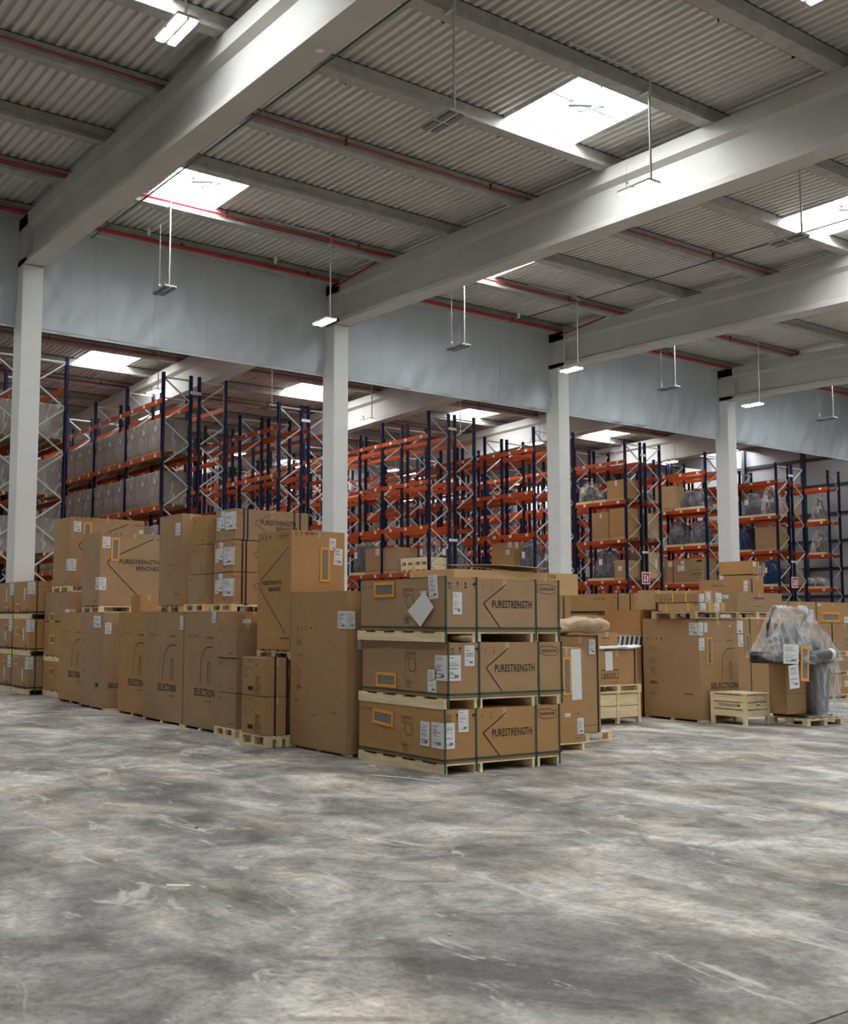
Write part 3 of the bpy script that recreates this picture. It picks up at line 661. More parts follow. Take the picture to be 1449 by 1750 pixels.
o = MB(); o.add([(7.340, 8.84, 1.93), (7.335, 8.68, 1.76), (7.335, 8.90, 1.55), (7.335, 9.12, 1.72), (7.336, 8.84, 1.93), (7.331, 8.68, 1.76), (7.331, 8.90, 1.55), (7.331, 9.12, 1.72)], [(0, 1, 2, 3), (7, 6, 5, 4), (0, 4, 5, 1), (1, 5, 6, 2), (2, 6, 7, 3), (3, 7, 4, 0)])
o = o.build('loose_sheet', 'white'); tag(o, 'white paper sheet hanging askew on the top strapped carton', 'paper')
o = MB().tube([(7.62, 8.70, 1.432), (7.62, 8.42, 1.430), (7.63, 8.40, 1.428)], [.030, .030, .028], 14).build('cardboard_tube', 'kraftpaper'); tag(o, 'crumpled cardboard tube stuck in the pallet gap under the top strapped carton', 'tube')
# ---- tall cartons beside them
carton('tallest plain brown carton standing on end, left of the strapped cartons', 7.28, 10.20, .035, .52, 1.25, 1.93,
       [('label', 'L', .975, .82, .30, .21, 0), ('label', 'F', .5, .69, .19, .21, -.06), ('sym', 'L', .13, .75, .05, .10), ('para', 'L', .13, .69, .16, 4, .02, .005), ('line', 'L', [(.15, .58), (.24, .60), (.22, .56), (.13, .54)], .005), ('para', 'L', .13, .50, .12, 2, .02, .004),
        ('line', 'L', [(.14, .47), (.20, .48), (.22, .44), (.16, .42), (.14, .47)], .005), ('para', 'L', .13, .395, .16, 4, .016, .007), ('para', 'L', .10, .30, .10, 2, .016), ('text', 'L', 'TECHNOGYM', .78, .24, .14, .022), ('text', 'L', 'SELECTION', .45, .215, .16, .018), ('para', 'L', .75, .60, .04, 1, .02), ('para', 'L', .75, .47, .04, 1, .02)])
pallet('low pallet under the tallest plain carton', 7.30, 10.22, 0, .48, 1.2, .034, 'y')
carton('support carton hidden behind the tall plain carton', 7.42, 11.58, .12, .80, .80, .97)
pallet('pallet under the hidden support carton', 7.40, 11.56, 0, .84, .84, .119)
pallet('short wooden pallet under the benches carton with the orange pouch', 7.33, 11.52, 1.10, .86, .86, .115)
carton('tall bench carton with vertical orange pouch, standing above the plain tall carton', 7.31, 11.50, 1.216, .86, .85, 1.575,
       [('sym', 'L', .05, .93, .06, .09), ('logo', 'L', .80, .955, .18), ('line', 'L', [(.95, .86), (.13, .60), (.08, .56), (.08, .53), (.12, .50), (.86, .14)], .010), ('text', 'L', 'PURESTRENGTH', .45, .565, .48, .055), ('text', 'L', 'BENCHES', .54, .51, .30, .055), ('text', 'L', 'technogym', .83, .10, .22, .03), ('para', 'L', .05, .35, .05, 1, .02),
        ('sym', 'F', .08, .955, .05, .08), ('pouch', 'F', .62, .72, .155, .46, 0), ('label', 'F', .76, .895, .11, .16, -.08), ('label', 'F', .87, .79, .14, .22, -.04), ('text', 'F', 'PURESTRENGTH', .38, .975, .22, .02)])
# ---- small square boxes tied with black straps
pallet('pale pallet under the two square boxes with dense printing', 6.94, 11.45, 0, .37, .70, .145, 'y')
for k, nm in ((0, 'lower'), (1, 'upper')):
    carton('%s of two square boxes covered in printed instructions, tied by black straps' % nm, 6.935, 11.49, .146+.492*k, .345, .60, .49,
           [('sym', 'L', .06, .86, .045, .066), ('para', 'L', .06, .78, .16, 4, .028, .004), ('line', 'L', [(.05, .72), (.45, .72), (.45, .60), (.55, .60)], .004), ('para', 'L', .06, .55, .2, 3, .022, .004), ('rect', 'L', .28, .13, .50, .24), ('para', 'L', .56, .30, .18, 9, .014, .004), ('para', 'L', .60, .52, .14, 6, .018, .005), ('para', 'L', .6, .82, .12, 2, .02, .006),
            ('band', 'x', .42, 'strap_black'), ('band', 'x', .93, 'strap_black')])
# ---- stack of three plain boxes
pallet('wooden pallet under the three faintly printed boxes', 7.15, 12.64, 0, .38, .60, .115, 'y')
for k, nm in enumerate(('bottom', 'middle', 'top')):
    carton('%s box of the faintly printed stack of three beside the square boxes' % nm, 7.17+(.0, .01, -.0)[k], 12.66, .116+.483*k, .36, .56, .48,
           [('para', 'L', .08, .86, .14, 3, .022, .004), ('para', 'L', .75, .84, .08, 2, .02, .004), ('para', 'L', .08, .45, .12, 4, .03, .003), ('text', 'L', 'TECHNOGYM', .78, .13, .12, .025), ('sym', 'F', .15, .78, .035, .055), ('para', 'F', .3, .42, .05, 1, .02)])
# ---- the row of big machine cartons
def sel(label, x, y, W, D, extra=(), art=True):
    dc = [('sym', 'L', .16, .765, .055, .075), ('logo', 'L', .75, .775, .22, False), ('para', 'L', .09, .52, .02, 1, .02)]
    if art: dc += [('arch', 'L', .50, .385, .34, .31, .013), ('text', 'L', 'SELECTION', .61, .305, .64, .115), ('text', 'L', 'technogym', .74, .235, .20, .028)]
    t = carton(label, x, y, .032, W, D, 1.70, dc+list(extra)); return t
sk = 0
def skids(x, y, W, D, nm):
    t = thing('wooden_pallet', 'low skid pallet under %s' % nm, 'pallet', (x, y, 0))
    for f in (0, .47, .93): MB().box(.0, f*D, 0, W, f*D+.07*D, .030).build('runner', 'wood', t)
    return t
names = ['the fifth big machine carton, front of the row', 'the fourth big machine carton', 'the third big machine carton', 'the side-turned machine carton', 'the rearmost big machine carton']
sel('front SELECTION carton of the left row, half hidden by the faintly printed boxes', 7.21, 13.24, 1.15, 1.10, [('label', 'L', .86, .95, .12, .17, 0)]); skids(7.21, 13.24, 1.1, 1.10, names[0])
sel('second SELECTION carton from the front of the left row, narrow label near its corner', 7.23, 14.40, 1.15, 1.43, [('label', 'L', .955, .90, .11, .21, 0)]); skids(7.23, 14.40, 1.1, 1.43, names[1])
sel('third SELECTION carton from the front of the left row', 7.34, 15.88, 1.15, 1.24); skids(7.34, 15.88, 1.1, 1.24, names[2])
carton('machine carton turned sideways in the left row, square white label at its corner', 7.25, 17.58, .032, 1.15, 1.12, 1.70,
       [('label', 'L', .72, .90, .32, .21, 0), ('label', 'F', .07, .83, .12, .20, 0), ('sym', 'L', .16, .76, .05, .08), ('para', 'L', .13, .70, .14, 3, .02), ('para', 'L', .13, .52, .10, 5, .03), ('para', 'L', .13, .38, .14, 3, .02), ('rect', 'L', .70, .215, .82, .255), ('text', 'F', 'SELECTION', .33, .235, .56, .095)]); skids(7.27, 17.58, 1.1, 1.12, names[3])
sel('rearmost SELECTION carton of the left row, partly covered by the sideways one', 7.38, 18.76, 1.15, 1.42); skids(7.38, 18.76, 1.1, 1.42, names[4])
# ---- far left strapped stacks
def tier(nm, x, y, W, D, zs, pouches, strap=True, pal=True, bands=(.15,)):
    for k, (z0, z1) in enumerate(zs):
        lv = ('bottom', 'middle', 'top')[k]
        if pal and z0 > .05:
            zp = 0 if k == 0 else zs[k-1][1]
            stringer_pallet('pallet under the %s box of %s' % (lv, nm), x+.005, y+.005, zp, W-.01, D-.01, z0-zp, (0, .5, .96))
        d = [('pouch', 'L', pouches[k][0], pouches[k][1], .27, .19, 0), ('label', 'L', .66, .40+.1*k, .08, .26, .03), ('label', 'L', .95, .78, .30, .26, 0), ('rect', 'L', .78, .07, .84, .15), ('sym', 'F', .14, .80, .045, .085)]
        for b in bands: d.append(('band', 'x', b, 'strap_black', -.1))
        d.append(('band', 'z', .04, 'strap_black'))
        carton('%s box of %s' % (lv, nm), x, y, z0, W, D, z1-z0, d)
tier('the second strapped stack from the left edge', 7.33, 21.85, .98, 1.11, ((.12, .82), (.94, 1.60), (1.72, 2.41)), ((.28, .82), (.30, .60), (.26, .18)))
tier('the strapped stack at the left edge', 7.33, 23.05, .98, 1.30, ((.12, .82), (.94, 1.60), (1.72, 2.41)), ((.70, .88), (.72, .68), (.68, .30)))
zz = ((.12, .72), (.84, 1.54), (1.56, 2.16))
for k, (z0, z1) in enumerate(zz):
    lv = ('bottom', 'middle', 'top')[k]
    carton('%s box of the stack with orange pouches behind the machine cartons' % lv, 7.62, 20.30, z0, .95, 1.46, z1-z0, [('pouch', 'L', (.36, .36, .34)[k], (.62, .48, .12)[k]+.0, .34, .20, 0), ('para', 'L', .62, .75, .14, 4, .05), ('sym', 'F', .5, .78, .06, .12)]+([('label', 'L', .97, .18, .34, .27, 0), ('label', 'F', .35, .14, .14, .22, .1)] if k == 2 else []))
stringer_pallet('pallet under the bottom pouch box behind the machine cartons', 7.62, 20.30, 0, .95, 1.46, .119, (0, .5, .96)); stringer_pallet('pallet between the bottom and middle pouch boxes behind the machine cartons', 7.62, 20.30, .721, .95, 1.46, .118, (0, .5, .96))
MB()
# ---- upper layer standing on the machine cartons
def bench(label, x, y, z, W, D, H, dx=.0, pouch=True, texton=True):
    dc = [('para', 'L', .22, .45, .25, 2, .03, .005), ('para', 'L', .25, .33, .10, 2, .03), ('text', 'L', 'TECHNOGYM', .75, .06, .16, .03), ('label', 'L', .985, .30, .30, .235, 0),
          ('sym', 'F', .07, .955, .05, .10), ('label', 'F', .09, .86, .155, .21, 0), ('line', 'F', [(.77, .93), (.16, .645), (.115, .60), (.115, .57), (.15, .53), (.66, .05)], .018), ('label', 'F', .95, .81, .09, .13, 0), ('logo', 'F', .90, .925, .22, False)]
    if pouch: dc.append(('pouch', 'F', .22, .77, .17, .44, -.01))
    if texton: dc += [('text', 'F', 'PURESTRENGTH', .575, .61, .82, .085), ('text', 'F', 'BENCHES', .70, .52, .47, .085)]
    return carton(label, x, y, z, W, D, H, dc)
pallet('pallet under the front bench carton lettered PURESTRENGTH BENCHES', 7.52, 18.47, 1.733, 1.30, .88, .118)
bench('front bench carton with orange pouch, lettered PURESTRENGTH BENCHES, on the left row', 7.50, 18.47, 1.852, 1.40, .88, 1.39)
carton('small plain box on the left row, right of the front bench carton', 7.50, 16.60, 1.734, .33, .40, .29)
pallet('pallet under the rear bench carton on the left row', 7.60, 20.32, 2.162, 1.62, .97, .118)
bench('rear bench carton with orange pouch, partly hidden by the front bench carton', 7.60, 20.30, 2.281, 1.63, .97, 1.40, texton=False)
pallet('low wooden base under the narrow tall carton', 7.42, 14.90, 1.733, .35, .80, .095, 'x')
carton('narrow tall carton leaning slightly, on the left row beside the small stacked boxes', 7.40, 14.88, 1.83, .36, .80, 1.46,
       [('label', 'L', .86, .83, .17, .20, 0), ('para', 'L', .40, .46, .22, 2, .03), ('para', 'L', .42, .33, .10, 2, .03), ('para', 'L', .05, .13, .10, 3, .02), ('text', 'L', 'TECHNOGYM', .82, .12, .13, .03)])
pallet('pallet under the three small stacked boxes on the left row', 7.38, 14.02, 1.733, .50, .68, .11, 'y')
for k, nm in enumerate(('bottom', 'middle', 'top')):
    carton('%s of the three small boxes stacked on the left row' % nm, 7.42+.02*k, 14.10, 1.845+.455*k, .40, .54, .452,
           [('para', 'L', .12, .86, .1, 2, .03), ('para', 'L', .75, .86, .07, 1, .03), ('para', 'L', .12, .5, .12, 3, .04, .003), ('text', 'L', 'TECHNOGYM', .72, .14, .10, .025), ('sym', 'F', .25, .78, .035, .06)]+([('line', 'L', [(.62, .96), (.52, .92), (.48, .80), (.40, .70), (.10, .72), (.02, .85)], .006)] if k == 1 else []))
pallet('pallet under the three strapped bench boxes on the left row', 7.48, 13.36, 1.733, 1.32, .66, .108, 'y')
for k, nm in enumerate(('bottom', 'middle', 'top')):
    carton('%s strapped bench box of the stack of three on the left row' % nm, 7.50+(0, .0, .02)[k], 13.38, 1.842+.47*k, 1.30, .58, .467,
           [('label', 'L', .18, .55, .10, .20, 0), ('label', 'L', .38, .68, .12, .26, -.03), ('label', 'L', .78, (.52, .50, .62)[k], .30, .26, 0), ('sym', 'F', .0, .82, .03, .04), ('text', 'L', 'TECHNOGYM', .58, .15, .09, .02),
            ('line', 'F', [(.52, .90), (.28, .62), (.27, .55), (.55, .05)], .008), ('text', 'F', 'PURESTRENGTH', .58, .60, .62, .075), ('text', 'F', 'BENCHES', .70, .40, .38, .075),
            ('band', 'x', .12, 'strap_black'), ('band', 'x', .17, 'strap_black'), ('band', 'x', .80, 'strap_black'), ('band', 'x', .88, 'strap_black')])
carton('plain box behind the faintly printed stack, with a folded white label', 7.60, 12.30, .12, .9, .90, 1.56, [('label', 'L', .06, .93, .3, .10, 0)])
pallet('pallet under the plain box behind the faintly printed stack', 7.60, 12.46, 0, .9, .74, .118)
carton('flat box behind the tall plain carton, edge of its lid showing', 7.95, 10.30, .12, .9, 1.1, 1.86, [('band', 'z', .95, 'strap_black')])
pallet('pallet under the flat box behind the tall plain carton', 7.95, 10.30, 0, .9, 1.1, .118)

# ------------------------------------------------------------------ right-hand goods
carton('open flat carton lying behind the top strapped carton, torn lid up', 9.0, 10.25, 1.98, 2.3, .9, .31, [('pouch', 'F', .78, .82, .16, .10, 0)], col='board_pale')
o = MB(); o.add([(9.7, 10.2, 2.37), (10.6, 10.15, 2.345), (10.95, 10.9, 2.33), (9.5, 10.95, 2.39), (9.7, 10.2, 2.362), (10.6, 10.15, 2.337), (10.95, 10.9, 2.322), (9.5, 10.95, 2.382)], [(0, 1, 2, 3), (7, 6, 5, 4), (0, 4, 5, 1), (1, 5, 6, 2), (2, 6, 7, 3), (3, 7, 4, 0)])
o = o.build('torn_lid', 'kraftpaper'); tag(o, 'torn pale cardboard lid lying open behind the top strapped carton', 'cardboard sheet')
for k in range(3): carton('plain carton %s in the hidden stack under the open flat carton' % ('low', 'midway', 'high')[k], 9.05, 10.3, .12+.62*k, 1.9, .85, .618)
pallet('pallet under the hidden stack behind the strapped cartons', 9.05, 10.3, 0, 1.9, .85, .118)
# wrapped boxes right of the strapped crates
stringer_pallet('low pallet under the front box right of the strapped crates', 9.80, 9.38, 0, .62, .42, .10, (0, .95))
carton('front box right of the strapped crates, with long white paper and orange pouch', 9.80, 9.38, .101, .61, .42, 1.19,
       [('pouch', 'F', .50, .70, .15, .48, 0), ('blank', 'F', .78, .715, .18, .64, .02), ('label', 'F', .88, .17, .12, .20, 0), ('logo', 'F', .80, .045, .12, False), ('rect', 'F', .97, .50, 1.0, .51), ('label', 'F', .50, .29, .10, .05, 0), ('para', 'F', .7, .30, .12, 1, .02)])
pallet('wooden pallet under the paper-topped box, sticking out at right', 10.52, 9.86, 0, 1.10, .80, .13, 'x', rz=.10)
carton('tall box topped with crumpled brown paper, right of the strapped crates', 10.52, 9.90, .132, .80, .70, 1.30, [('label', 'F', .80, .885, .12, .20, -.02), ('band', 'x', .93, 'strap_black'), ('para', 'F', .25, .65, .10, 1, .02, .02), ('para', 'F', .40, .59, .2, 1, .02, .004), ('line', 'F', [(0, .06), (1, .08)], .006)])
def crumple(w, d, h, seed):
    bm = bmesh.new(); bmesh.ops.create_cube(bm, size=1); bmesh.ops.subdivide_edges(bm, edges=bm.edges, cuts=9, use_grid_fill=True)
    for v in bm.verts:
        p = Vector(((v.co.x+.5)*w, (v.co.y+.5)*d, (v.co.z+.5)*h)); n = noise.noise_vector(p*3.1+Vector((seed, 0, 0))); e = noise.noise_vector(p*8+Vector((seed, 4, 0)))
        s = 1-.16*abs(v.co.z*2)**3; p.x = w/2+(p.x-w/2)*s; p.y = d/2+(p.y-d/2)*s; v.co = p+n*.06+e*.03
    me = bpy.data.meshes.new('kraft_bundle'); bm.to_mesh(me); bm.free(); return me
me = crumple(1.08, .80, .20, 2); me.materials.append(M['kraftpaper']); o = link('paper_bundle', me, None, (10.25, 9.72, 1.46)); tag(o, 'bundle of crumpled brown packing paper on top of the tall box', 'packing paper')
# slatted crate with box on top
crate('slatted wooden crate under the box with the white paper cover', 13.02, 11.50, 0, 1.08, .80, .50, 2, .10, mid=True)
pallet('pallet between the slatted crate and the box with the white paper cover', 13.02, 11.48, .50, 1.08, .82, .125, 'x')
carton('box with framed lettering on the slatted crate, white paper cover on top', 13.08, 11.52, .627, .98, .76, .55, [('blank', 'F', .30, .68, .17, .30, .02), ('line', 'F', [(.12, .18), (.12, .42), (.52, .42), (.52, .18), (.12, .18)], .012), ('text', 'F', 'EXCITE', .32, .27, .28, .07), ('text', 'F', 'technogym', .42, .07, .2, .025), ('band', 'x', .93, 'strap_black')])
me = crumple(1.06, .84, .05, 7); me.materials.append(M['white']); o = link('paper_cover', me, None, (13.04, 11.46, 1.19)); tag(o, 'white paper cover sagging over the box on the slatted crate', 'packing paper')
carton('small box on the white paper cover', 13.18, 11.60, 1.245, .52, .6, .22, [('logo', 'F', .42, .55, .18, False), ('para', 'F', .3, .3, .14, 1, .02)])
t = carton('low box with a black and white slanted stripe band, beside the slatted crate', 14.20, 12.2, .0, .85, .8, 1.42)
b = MB(); b.box(.01, -.006, 1.215, .84, -.003, 1.40, 0)
for k in range(7):
    u = .03+k*.12; b.add([(u, -.0075, 1.23), (u+.05, -.0075, 1.23), (u+.085, -.0075, 1.385), (u+.035, -.0075, 1.385)], [(0, 1, 2, 3)], 1)
b.build('striped_band', ['white', 'ink'], t)
# cartons behind
for k in range(2): carton('%s of two large plain boxes under the pale long box' % ('lower', 'upper')[k], 14.32, 13.05, .0+.715*k, 1.16, .95, .713)
carton('pale long box with faint symbols, behind the paper bundle', 14.30, 13.0, 1.43, 1.17, 1.0, .315, [('sym', 'F', .0, .70, .035, .07), ('logo', 'F', .60, .80, .16, False)], col='board_pale')
for k in range(3): carton('%s box of the stack supporting the long strapped box behind' % ('bottom', 'middle', 'second-highest')[k], 16.42, 14.4, .605*k, .58, 1.15, .60, [('band', 'x', .5, 'strap_black')])
carton('long strapped box at the top of the stack behind the paper bundle', 16.40, 14.0, 1.82, .60, 1.75, .37, [('sym', 'L', .06, .72, .05, .12), ('logo', 'L', .80, .72, .30, False), ('sym', 'F', .1, .75, .05, .08), ('band', 'x', .25, 'strap_black'), ('band', 'x', .85, 'strap_black'), ('band', 'z', .04, 'strap_black')])
for k in range(3): carton('%s box of the narrow strapped stack seen just right of the strapped crates' % ('bottom', 'middle', 'top')[k], 12.9, 12.5, .03+.72*k, .69, .8, .718, [('band', 'x', .75, 'strap_black'), ('band', 'z', .1, 'strap_black')])
for k in range(4): carton('%s box of the strapped stack left of the big right-hand machine carton' % ('bottom', 'second', 'third', 'top')[k], 18.24, 15.0, .02+.56*k, .62, 1.3, .558, [('band', 'x', .55, 'strap_black'), ('sym', 'F', .1, .75, .05, .09)]+([('label', 'F', .4, .93, .12, .05, 0)] if k == 2 else []))
# the big right-hand carton and things on it
carton('big SELECTION machine carton at right, vertical orange pouch near its corner', 14.96, 11.0, .03, 1.03, 1.13, 1.66,
       [('sym', 'L', .09, .78, .05, .09), ('para', 'L', .12, .72, .16, 4, .03, .004), ('line', 'L', [(.12, .57), (.20, .59), (.20, .55), (.12, .56)], .005), ('para', 'L', .13, .50, .16, 3, .03), ('line', 'L', [(.14, .43), (.2, .45), (.24, .41)], .005), ('para', 'L', .12, .36, .17, 4, .014, .006), ('para', 'L', .12, .24, .16, 2, .03), ('text', 'L', 'TECHNOGYM', .80, .25, .16, .03), ('para', 'L', .75, .61, .03, 1, .02), ('para', 'L', .75, .47, .03, 1, .02),
        ('label', 'L', .965, .90, .28, .21, 0), ('label', 'F', .17, .915, .09, .15, .06), ('label', 'F', .06, .75, .14, .20, 0), ('pouch', 'F', .25, .68, .15, .45, -.02), ('sym', 'F', .38, .78, .03, .05), ('logo', 'F', .78, .785, .17, False), ('label', 'F', .80, .93, .05, .03, 0),
        ('arch', 'F', .56, .385, .34, .32, .010), ('text', 'F', 'SELECTION', .62, .335, .72, .095)])
skids(14.97, 11.0, 1.0, 1.12, 'the big right-hand machine carton')
pallet('brown wooden pallet on top of the big right-hand machine carton', 14.84, 10.98, 1.692, 1.20, .86, .125, 'x', wood='wood_old')
Y1 = [('band', 'y', .28, 'strap_yellow'), ('band', 'y', .75, 'strap_yellow')]
carton('lower long flat box with yellow straps on the brown pallet', 15.0, 11.02, 1.818, .22, .80, .145, [('band', 'y', .25, 'strap_yellow'), ('band', 'y', .78, 'strap_yellow'), ('text', 'L', 'TECHNOGYM', .93, .72, .1, .02), ('label', 'F', .5, .5, .13, .12, -.05)], col='board_pale')
carton('lower right flat box with yellow straps and tilted label on the brown pallet', 15.25, 11.04, 1.818, .50, .70, .145, [('band', 'x', .12, 'strap_yellow'), ('band', 'x', .78, 'strap_yellow'), ('label', 'F', .52, .5, .12, .14, .08)], col='board_pale')
carton('upper long flat box with yellow straps, faint symbols on its side', 14.98, 11.03, 1.964, .24, .86, .15, [('band', 'y', .25, 'strap_yellow'), ('band', 'y', .55, 'strap_yellow'), ('sym', 'L', .15, .2, .05, .07), ('label', 'F', .5, .5, .13, .13, .02)])
carton('upper middle flat box with yellow straps and white label', 15.26, 11.10, 1.964, .22, .70, .20, [('band', 'x', .1, 'strap_yellow'), ('label', 'F', .45, .45, .12, .18, .05)], col='board_pale')
carton('upper right small box with large folded white label', 15.52, 11.15, 1.964, .26, .60, .20, [('label', 'F', .75, .15, .15, .28, 0)])
carton('thin top box with yellow straps behind the other flat boxes', 15.05, 11.92, 1.85, .75, .38, .33, [('band', 'x', .1, 'strap_yellow'), ('band', 'x', .55, 'strap_yellow'), ('text', 'F', 'TECHNOGYM', .62, .85, .12, .02)], col='board_pale')
carton('support box behind the big right-hand machine carton', 15.0, 12.20, 0, 1.0, .8, 1.84)
carton('machine carton behind the big right-hand one, two labels on its corner', 17.35, 12.0, .03, 1.5, 1.1, 1.68, [('label', 'F', .08, .91, .28, .23, 0), ('label', 'F', .12, .76, .15, .22, 0), ('pouch', 'F', .26, .70, .15, .45, 0), ('band', 'x', .02, 'strap_black'), ('band', 'x', .75, 'strap_green'), ('band', 'x', .32, 'strap_green')]); skids(17.37, 12.0, 1.45, 1.1, 'the machine carton with two corner labels')
pallet('pallet under the wide box right of the yellow-strapped boxes', 17.40, 12.02, 1.712, 1.45, .95, .13)
carton('wide box with creased corner, standing right of the yellow-strapped boxes', 17.45, 12.0, 1.845, 1.43, .60, .36, [('logo', 'F', .48, .70, .32, False), ('text', 'F', 'technogym', .46, .28, .26, .03), ('label', 'L', .55, .75, .22, .08, 0), ('label', 'L', .1, .4, .08, .25, 0)])
carton('squat box with open flaps on top of the wide box', 18.06, 12.30, 2.206, .40, .95, .27, [('logo', 'L', .45, .55, .25, False), ('label', 'F', .3, .5, .12, .20, 0), ('band', 'x', .8, 'strap_black')])
carton('plain box on the wide box, under the tilted one', 18.50, 12.40, 2.206, .42, .60, .36)
carton('tilted box at the very top of the right-hand pile, black straps', 18.62, 12.45, 2.59, .42, .75, .27, [('label', 'F', .15, .75, .09, .09, 0), ('band', 'x', .55, 'strap_black'), ('band', 'x', .68, 'strap_black'), ('label', 'F', .6, .35, .10, .22, 0)], lean=(0, .09), rz=-.02)
# right edge: pallets of boxes
rs = ((.12, .52), (.62, .93), (1.05, 1.65))
for k, (z0, z1) in enumerate(rs):
    zp = 0 if k == 0 else rs[k-1][1]
    pallet('%s pallet of the stack at the right edge' % ('bottom', 'middle', 'top')[k], 21.60, 12.88, zp+.001, 2.0, .95, z0-zp-.003, 'x')
    carton('%s box of the pallet stack at the right edge' % ('bottom', 'middle', 'top')[k], 21.62, 12.90, z0, 1.95, .9, z1-z0, [('band', 'x', .24, 'strap_black', -.08), ('band', 'x', .7, 'strap_black', -.08)]+([('line', 'F', [(.50, .20), (.50, .42), (.85, .42), (.85, .20), (.50, .20)], .012), ('text', 'F', 'EXCITE', .68, .31, .5, .08), ('text', 'F', 'TECHNOGYM', .62, .9, .16, .02)] if k == 2 else [])+([('label', 'F', .50, .55, .2, .12, 0)] if k == 0 else []))
for k in range(3): carton('%s box of the stack with an orange pouch behind the wrapped machine' % ('bottom', 'middle', 'top')[k], 23.6, 15.0, .02+.72*k, 1.40, 1.0, .718, [('pouch', 'F', .43, .66, .75, .22, 0), ('label', 'F', .82, .5, .26, .32, 0), ('band', 'x', .18, 'strap_black')] if k == 2 else [('band', 'x', .18, 'strap_black')])
for k in range(3): carton('%s box of the stack with an orange pouch at the right edge' % ('bottom', 'middle', 'top')[k], 25.05, 15.0, .02+.72*k, 1.40, 1.0, .718, [('pouch', 'F', .42, .48, .80, .24, 0), ('label', 'F', .95, .25, .26, .36, 0), ('label', 'F', .08, .9, .16, .05, 0)] if k == 2 else [])
for k in range(3): carton('%s box of the last stack past the right edge' % ('bottom', 'middle', 'top')[k], 26.5, 15.0, .02+.72*k, 1.40, 1.0, .718)
# ---- small crate and wrapped machine
crate('small slatted crate marked TECHNOGYM in front of the big right-hand carton', 15.13, 10.30, 0, .64, .64, .505, 3, .13, word='TECHNOGYM', gap=.018)
lb = MB(); lb.box(15.43, 10.302, .27, 15.51, 10.306, .44, 0); lb.box(15.44, 10.3005, .30, 15.50, 10.302, .33, 1); lb.box(15.44, 10.3005, .36, 15.50, 10.302, .38, 1)
lb = lb.build('shipping_label', ['white', 'inkgrey']); tag(lb, 'white label on the front of the small slatted crate', 'label')
pallet('pale pallet under the plastic-wrapped machine', 15.93, 9.76, 0, 1.02, .66, .118, 'y')
t = thing('exercise_machine', 'gym machine wrapped in clear plastic on a pallet at right, orange pouch on it', 'exercise machine', (15.0, 9.78, .12))
b = MB(); b.box(.98, .06, 0, 1.78, .60, .05); b.build('base_frame', 'machine', t)
b = MB(); P = [(1.42, .12), (1.80, .14), (1.78, .46), (1.40, .46)]; Q_ = [(1.36, .12), (1.86, .12), (1.86, .44), (1.36, .44)]
b.add([(x, y, .05) for x, y in P]+[(x, y, .90) for x, y in Q_], [(3, 2, 1, 0), (4, 5, 6, 7)]+[(i, (i+1) % 4, 4+(i+1) % 4, 4+i) for i in range(4)]); b.build('upright_column', 'machine_mid', t)
b = MB(); n = 24; pts = [(.98+.96*math.copysign(abs(math.cos(a*2*math.pi/n))**.6, math.cos(a*2*math.pi/n)), .22+.30*math.copysign(abs(math.sin(a*2*math.pi/n))**.7, math.sin(a*2*math.pi/n))) for a in range(n)]
b.add([(x*.96+.03, y, .88) for x, y in pts]+[(x, y, 1.0) for x, y in pts]+[(x*.97+.03, y, 1.06) for x, y in pts], [tuple(reversed(range(n))), tuple(range(2*n, 3*n))]+[(i, (i+1) % n, n+(i+1) % n, n+i) for i in range(n)]+[(n+i, n+(i+1) % n, 2*n+(i+1) % n, 2*n+i) for i in range(n)]); b.build('console_tray', 'machine', t)
MB().tube([(.98, -.06, .98), (1.60, -.08, 1.02)], [.09, .09], 16).build('side_roller', 'machine_mid', t)
MB().tube([(1.46, -.08, 1.012), (1.56, -.08, 1.018)], .094, 16).build('white_wrap_band', 'white', t)
MB().tube([(.52, .22, 1.06), (.32, .22, 1.30), (.34, .22, 1.5), (.50, .22, 1.74), (.52, .20, 1.76)], .024, 10).build('handle_bar', 'machine', t)
MB().tube([(.40, .18, 1.30), (.55, .16, 1.18), (.74, .16, 1.20), (.86, .16, 1.42)], .026, 10).build('handle_bar', 'machine', t)
MB().tube([(1.08, .2, 1.06), (1.12, .2, 1.40), (1.34, .2, 1.62), (1.42, .2, 1.76)], .03, 10).build('handle_bar', 'machine_mid', t)
b = MB(); b.box(.72, .30, 1.1, 1.28, .36, 1.50); b.build('screen', 'machine_mid', t)
b = MB(); b.tube([(.98, .15, 1.06), (1.30, .15, 1.20), (1.62, .20, 1.14)], [.09, .13, .08], 12); b.build('padding', 'machine_mid', t)
def hull(pts, seed, amp, name, matn, parent, cuts=3):
    bm = bmesh.new()
    for p in pts: bm.verts.new(p)
    r = bmesh.ops.convex_hull(bm, input=bm.verts); dl = [e for e in r['geom_interior'] if isinstance(e, bmesh.types.BMVert)]
    if dl: bmesh.ops.delete(bm, geom=dl, context='VERTS')
    for _ in range(cuts): bmesh.ops.subdivide_edges(bm, edges=bm.edges, cuts=1); bmesh.ops.triangulate(bm, faces=bm.faces)
    bm.normal_update()
    for v in bm.verts:
        d = noise.noise(v.co*2.6+Vector((seed, 0, 0)))*.7+abs(noise.noise(Vector((v.co.x*7, v.co.y*7, v.co.z*2.2+seed))))*.9-.35
        v.co += v.normal*d*amp
    me = bpy.data.meshes.new(name); bm.to_mesh(me); bm.free(); me.materials.append(M[matn])
    for p in me.polygons: p.use_smooth = True
    return link(name, me, parent)
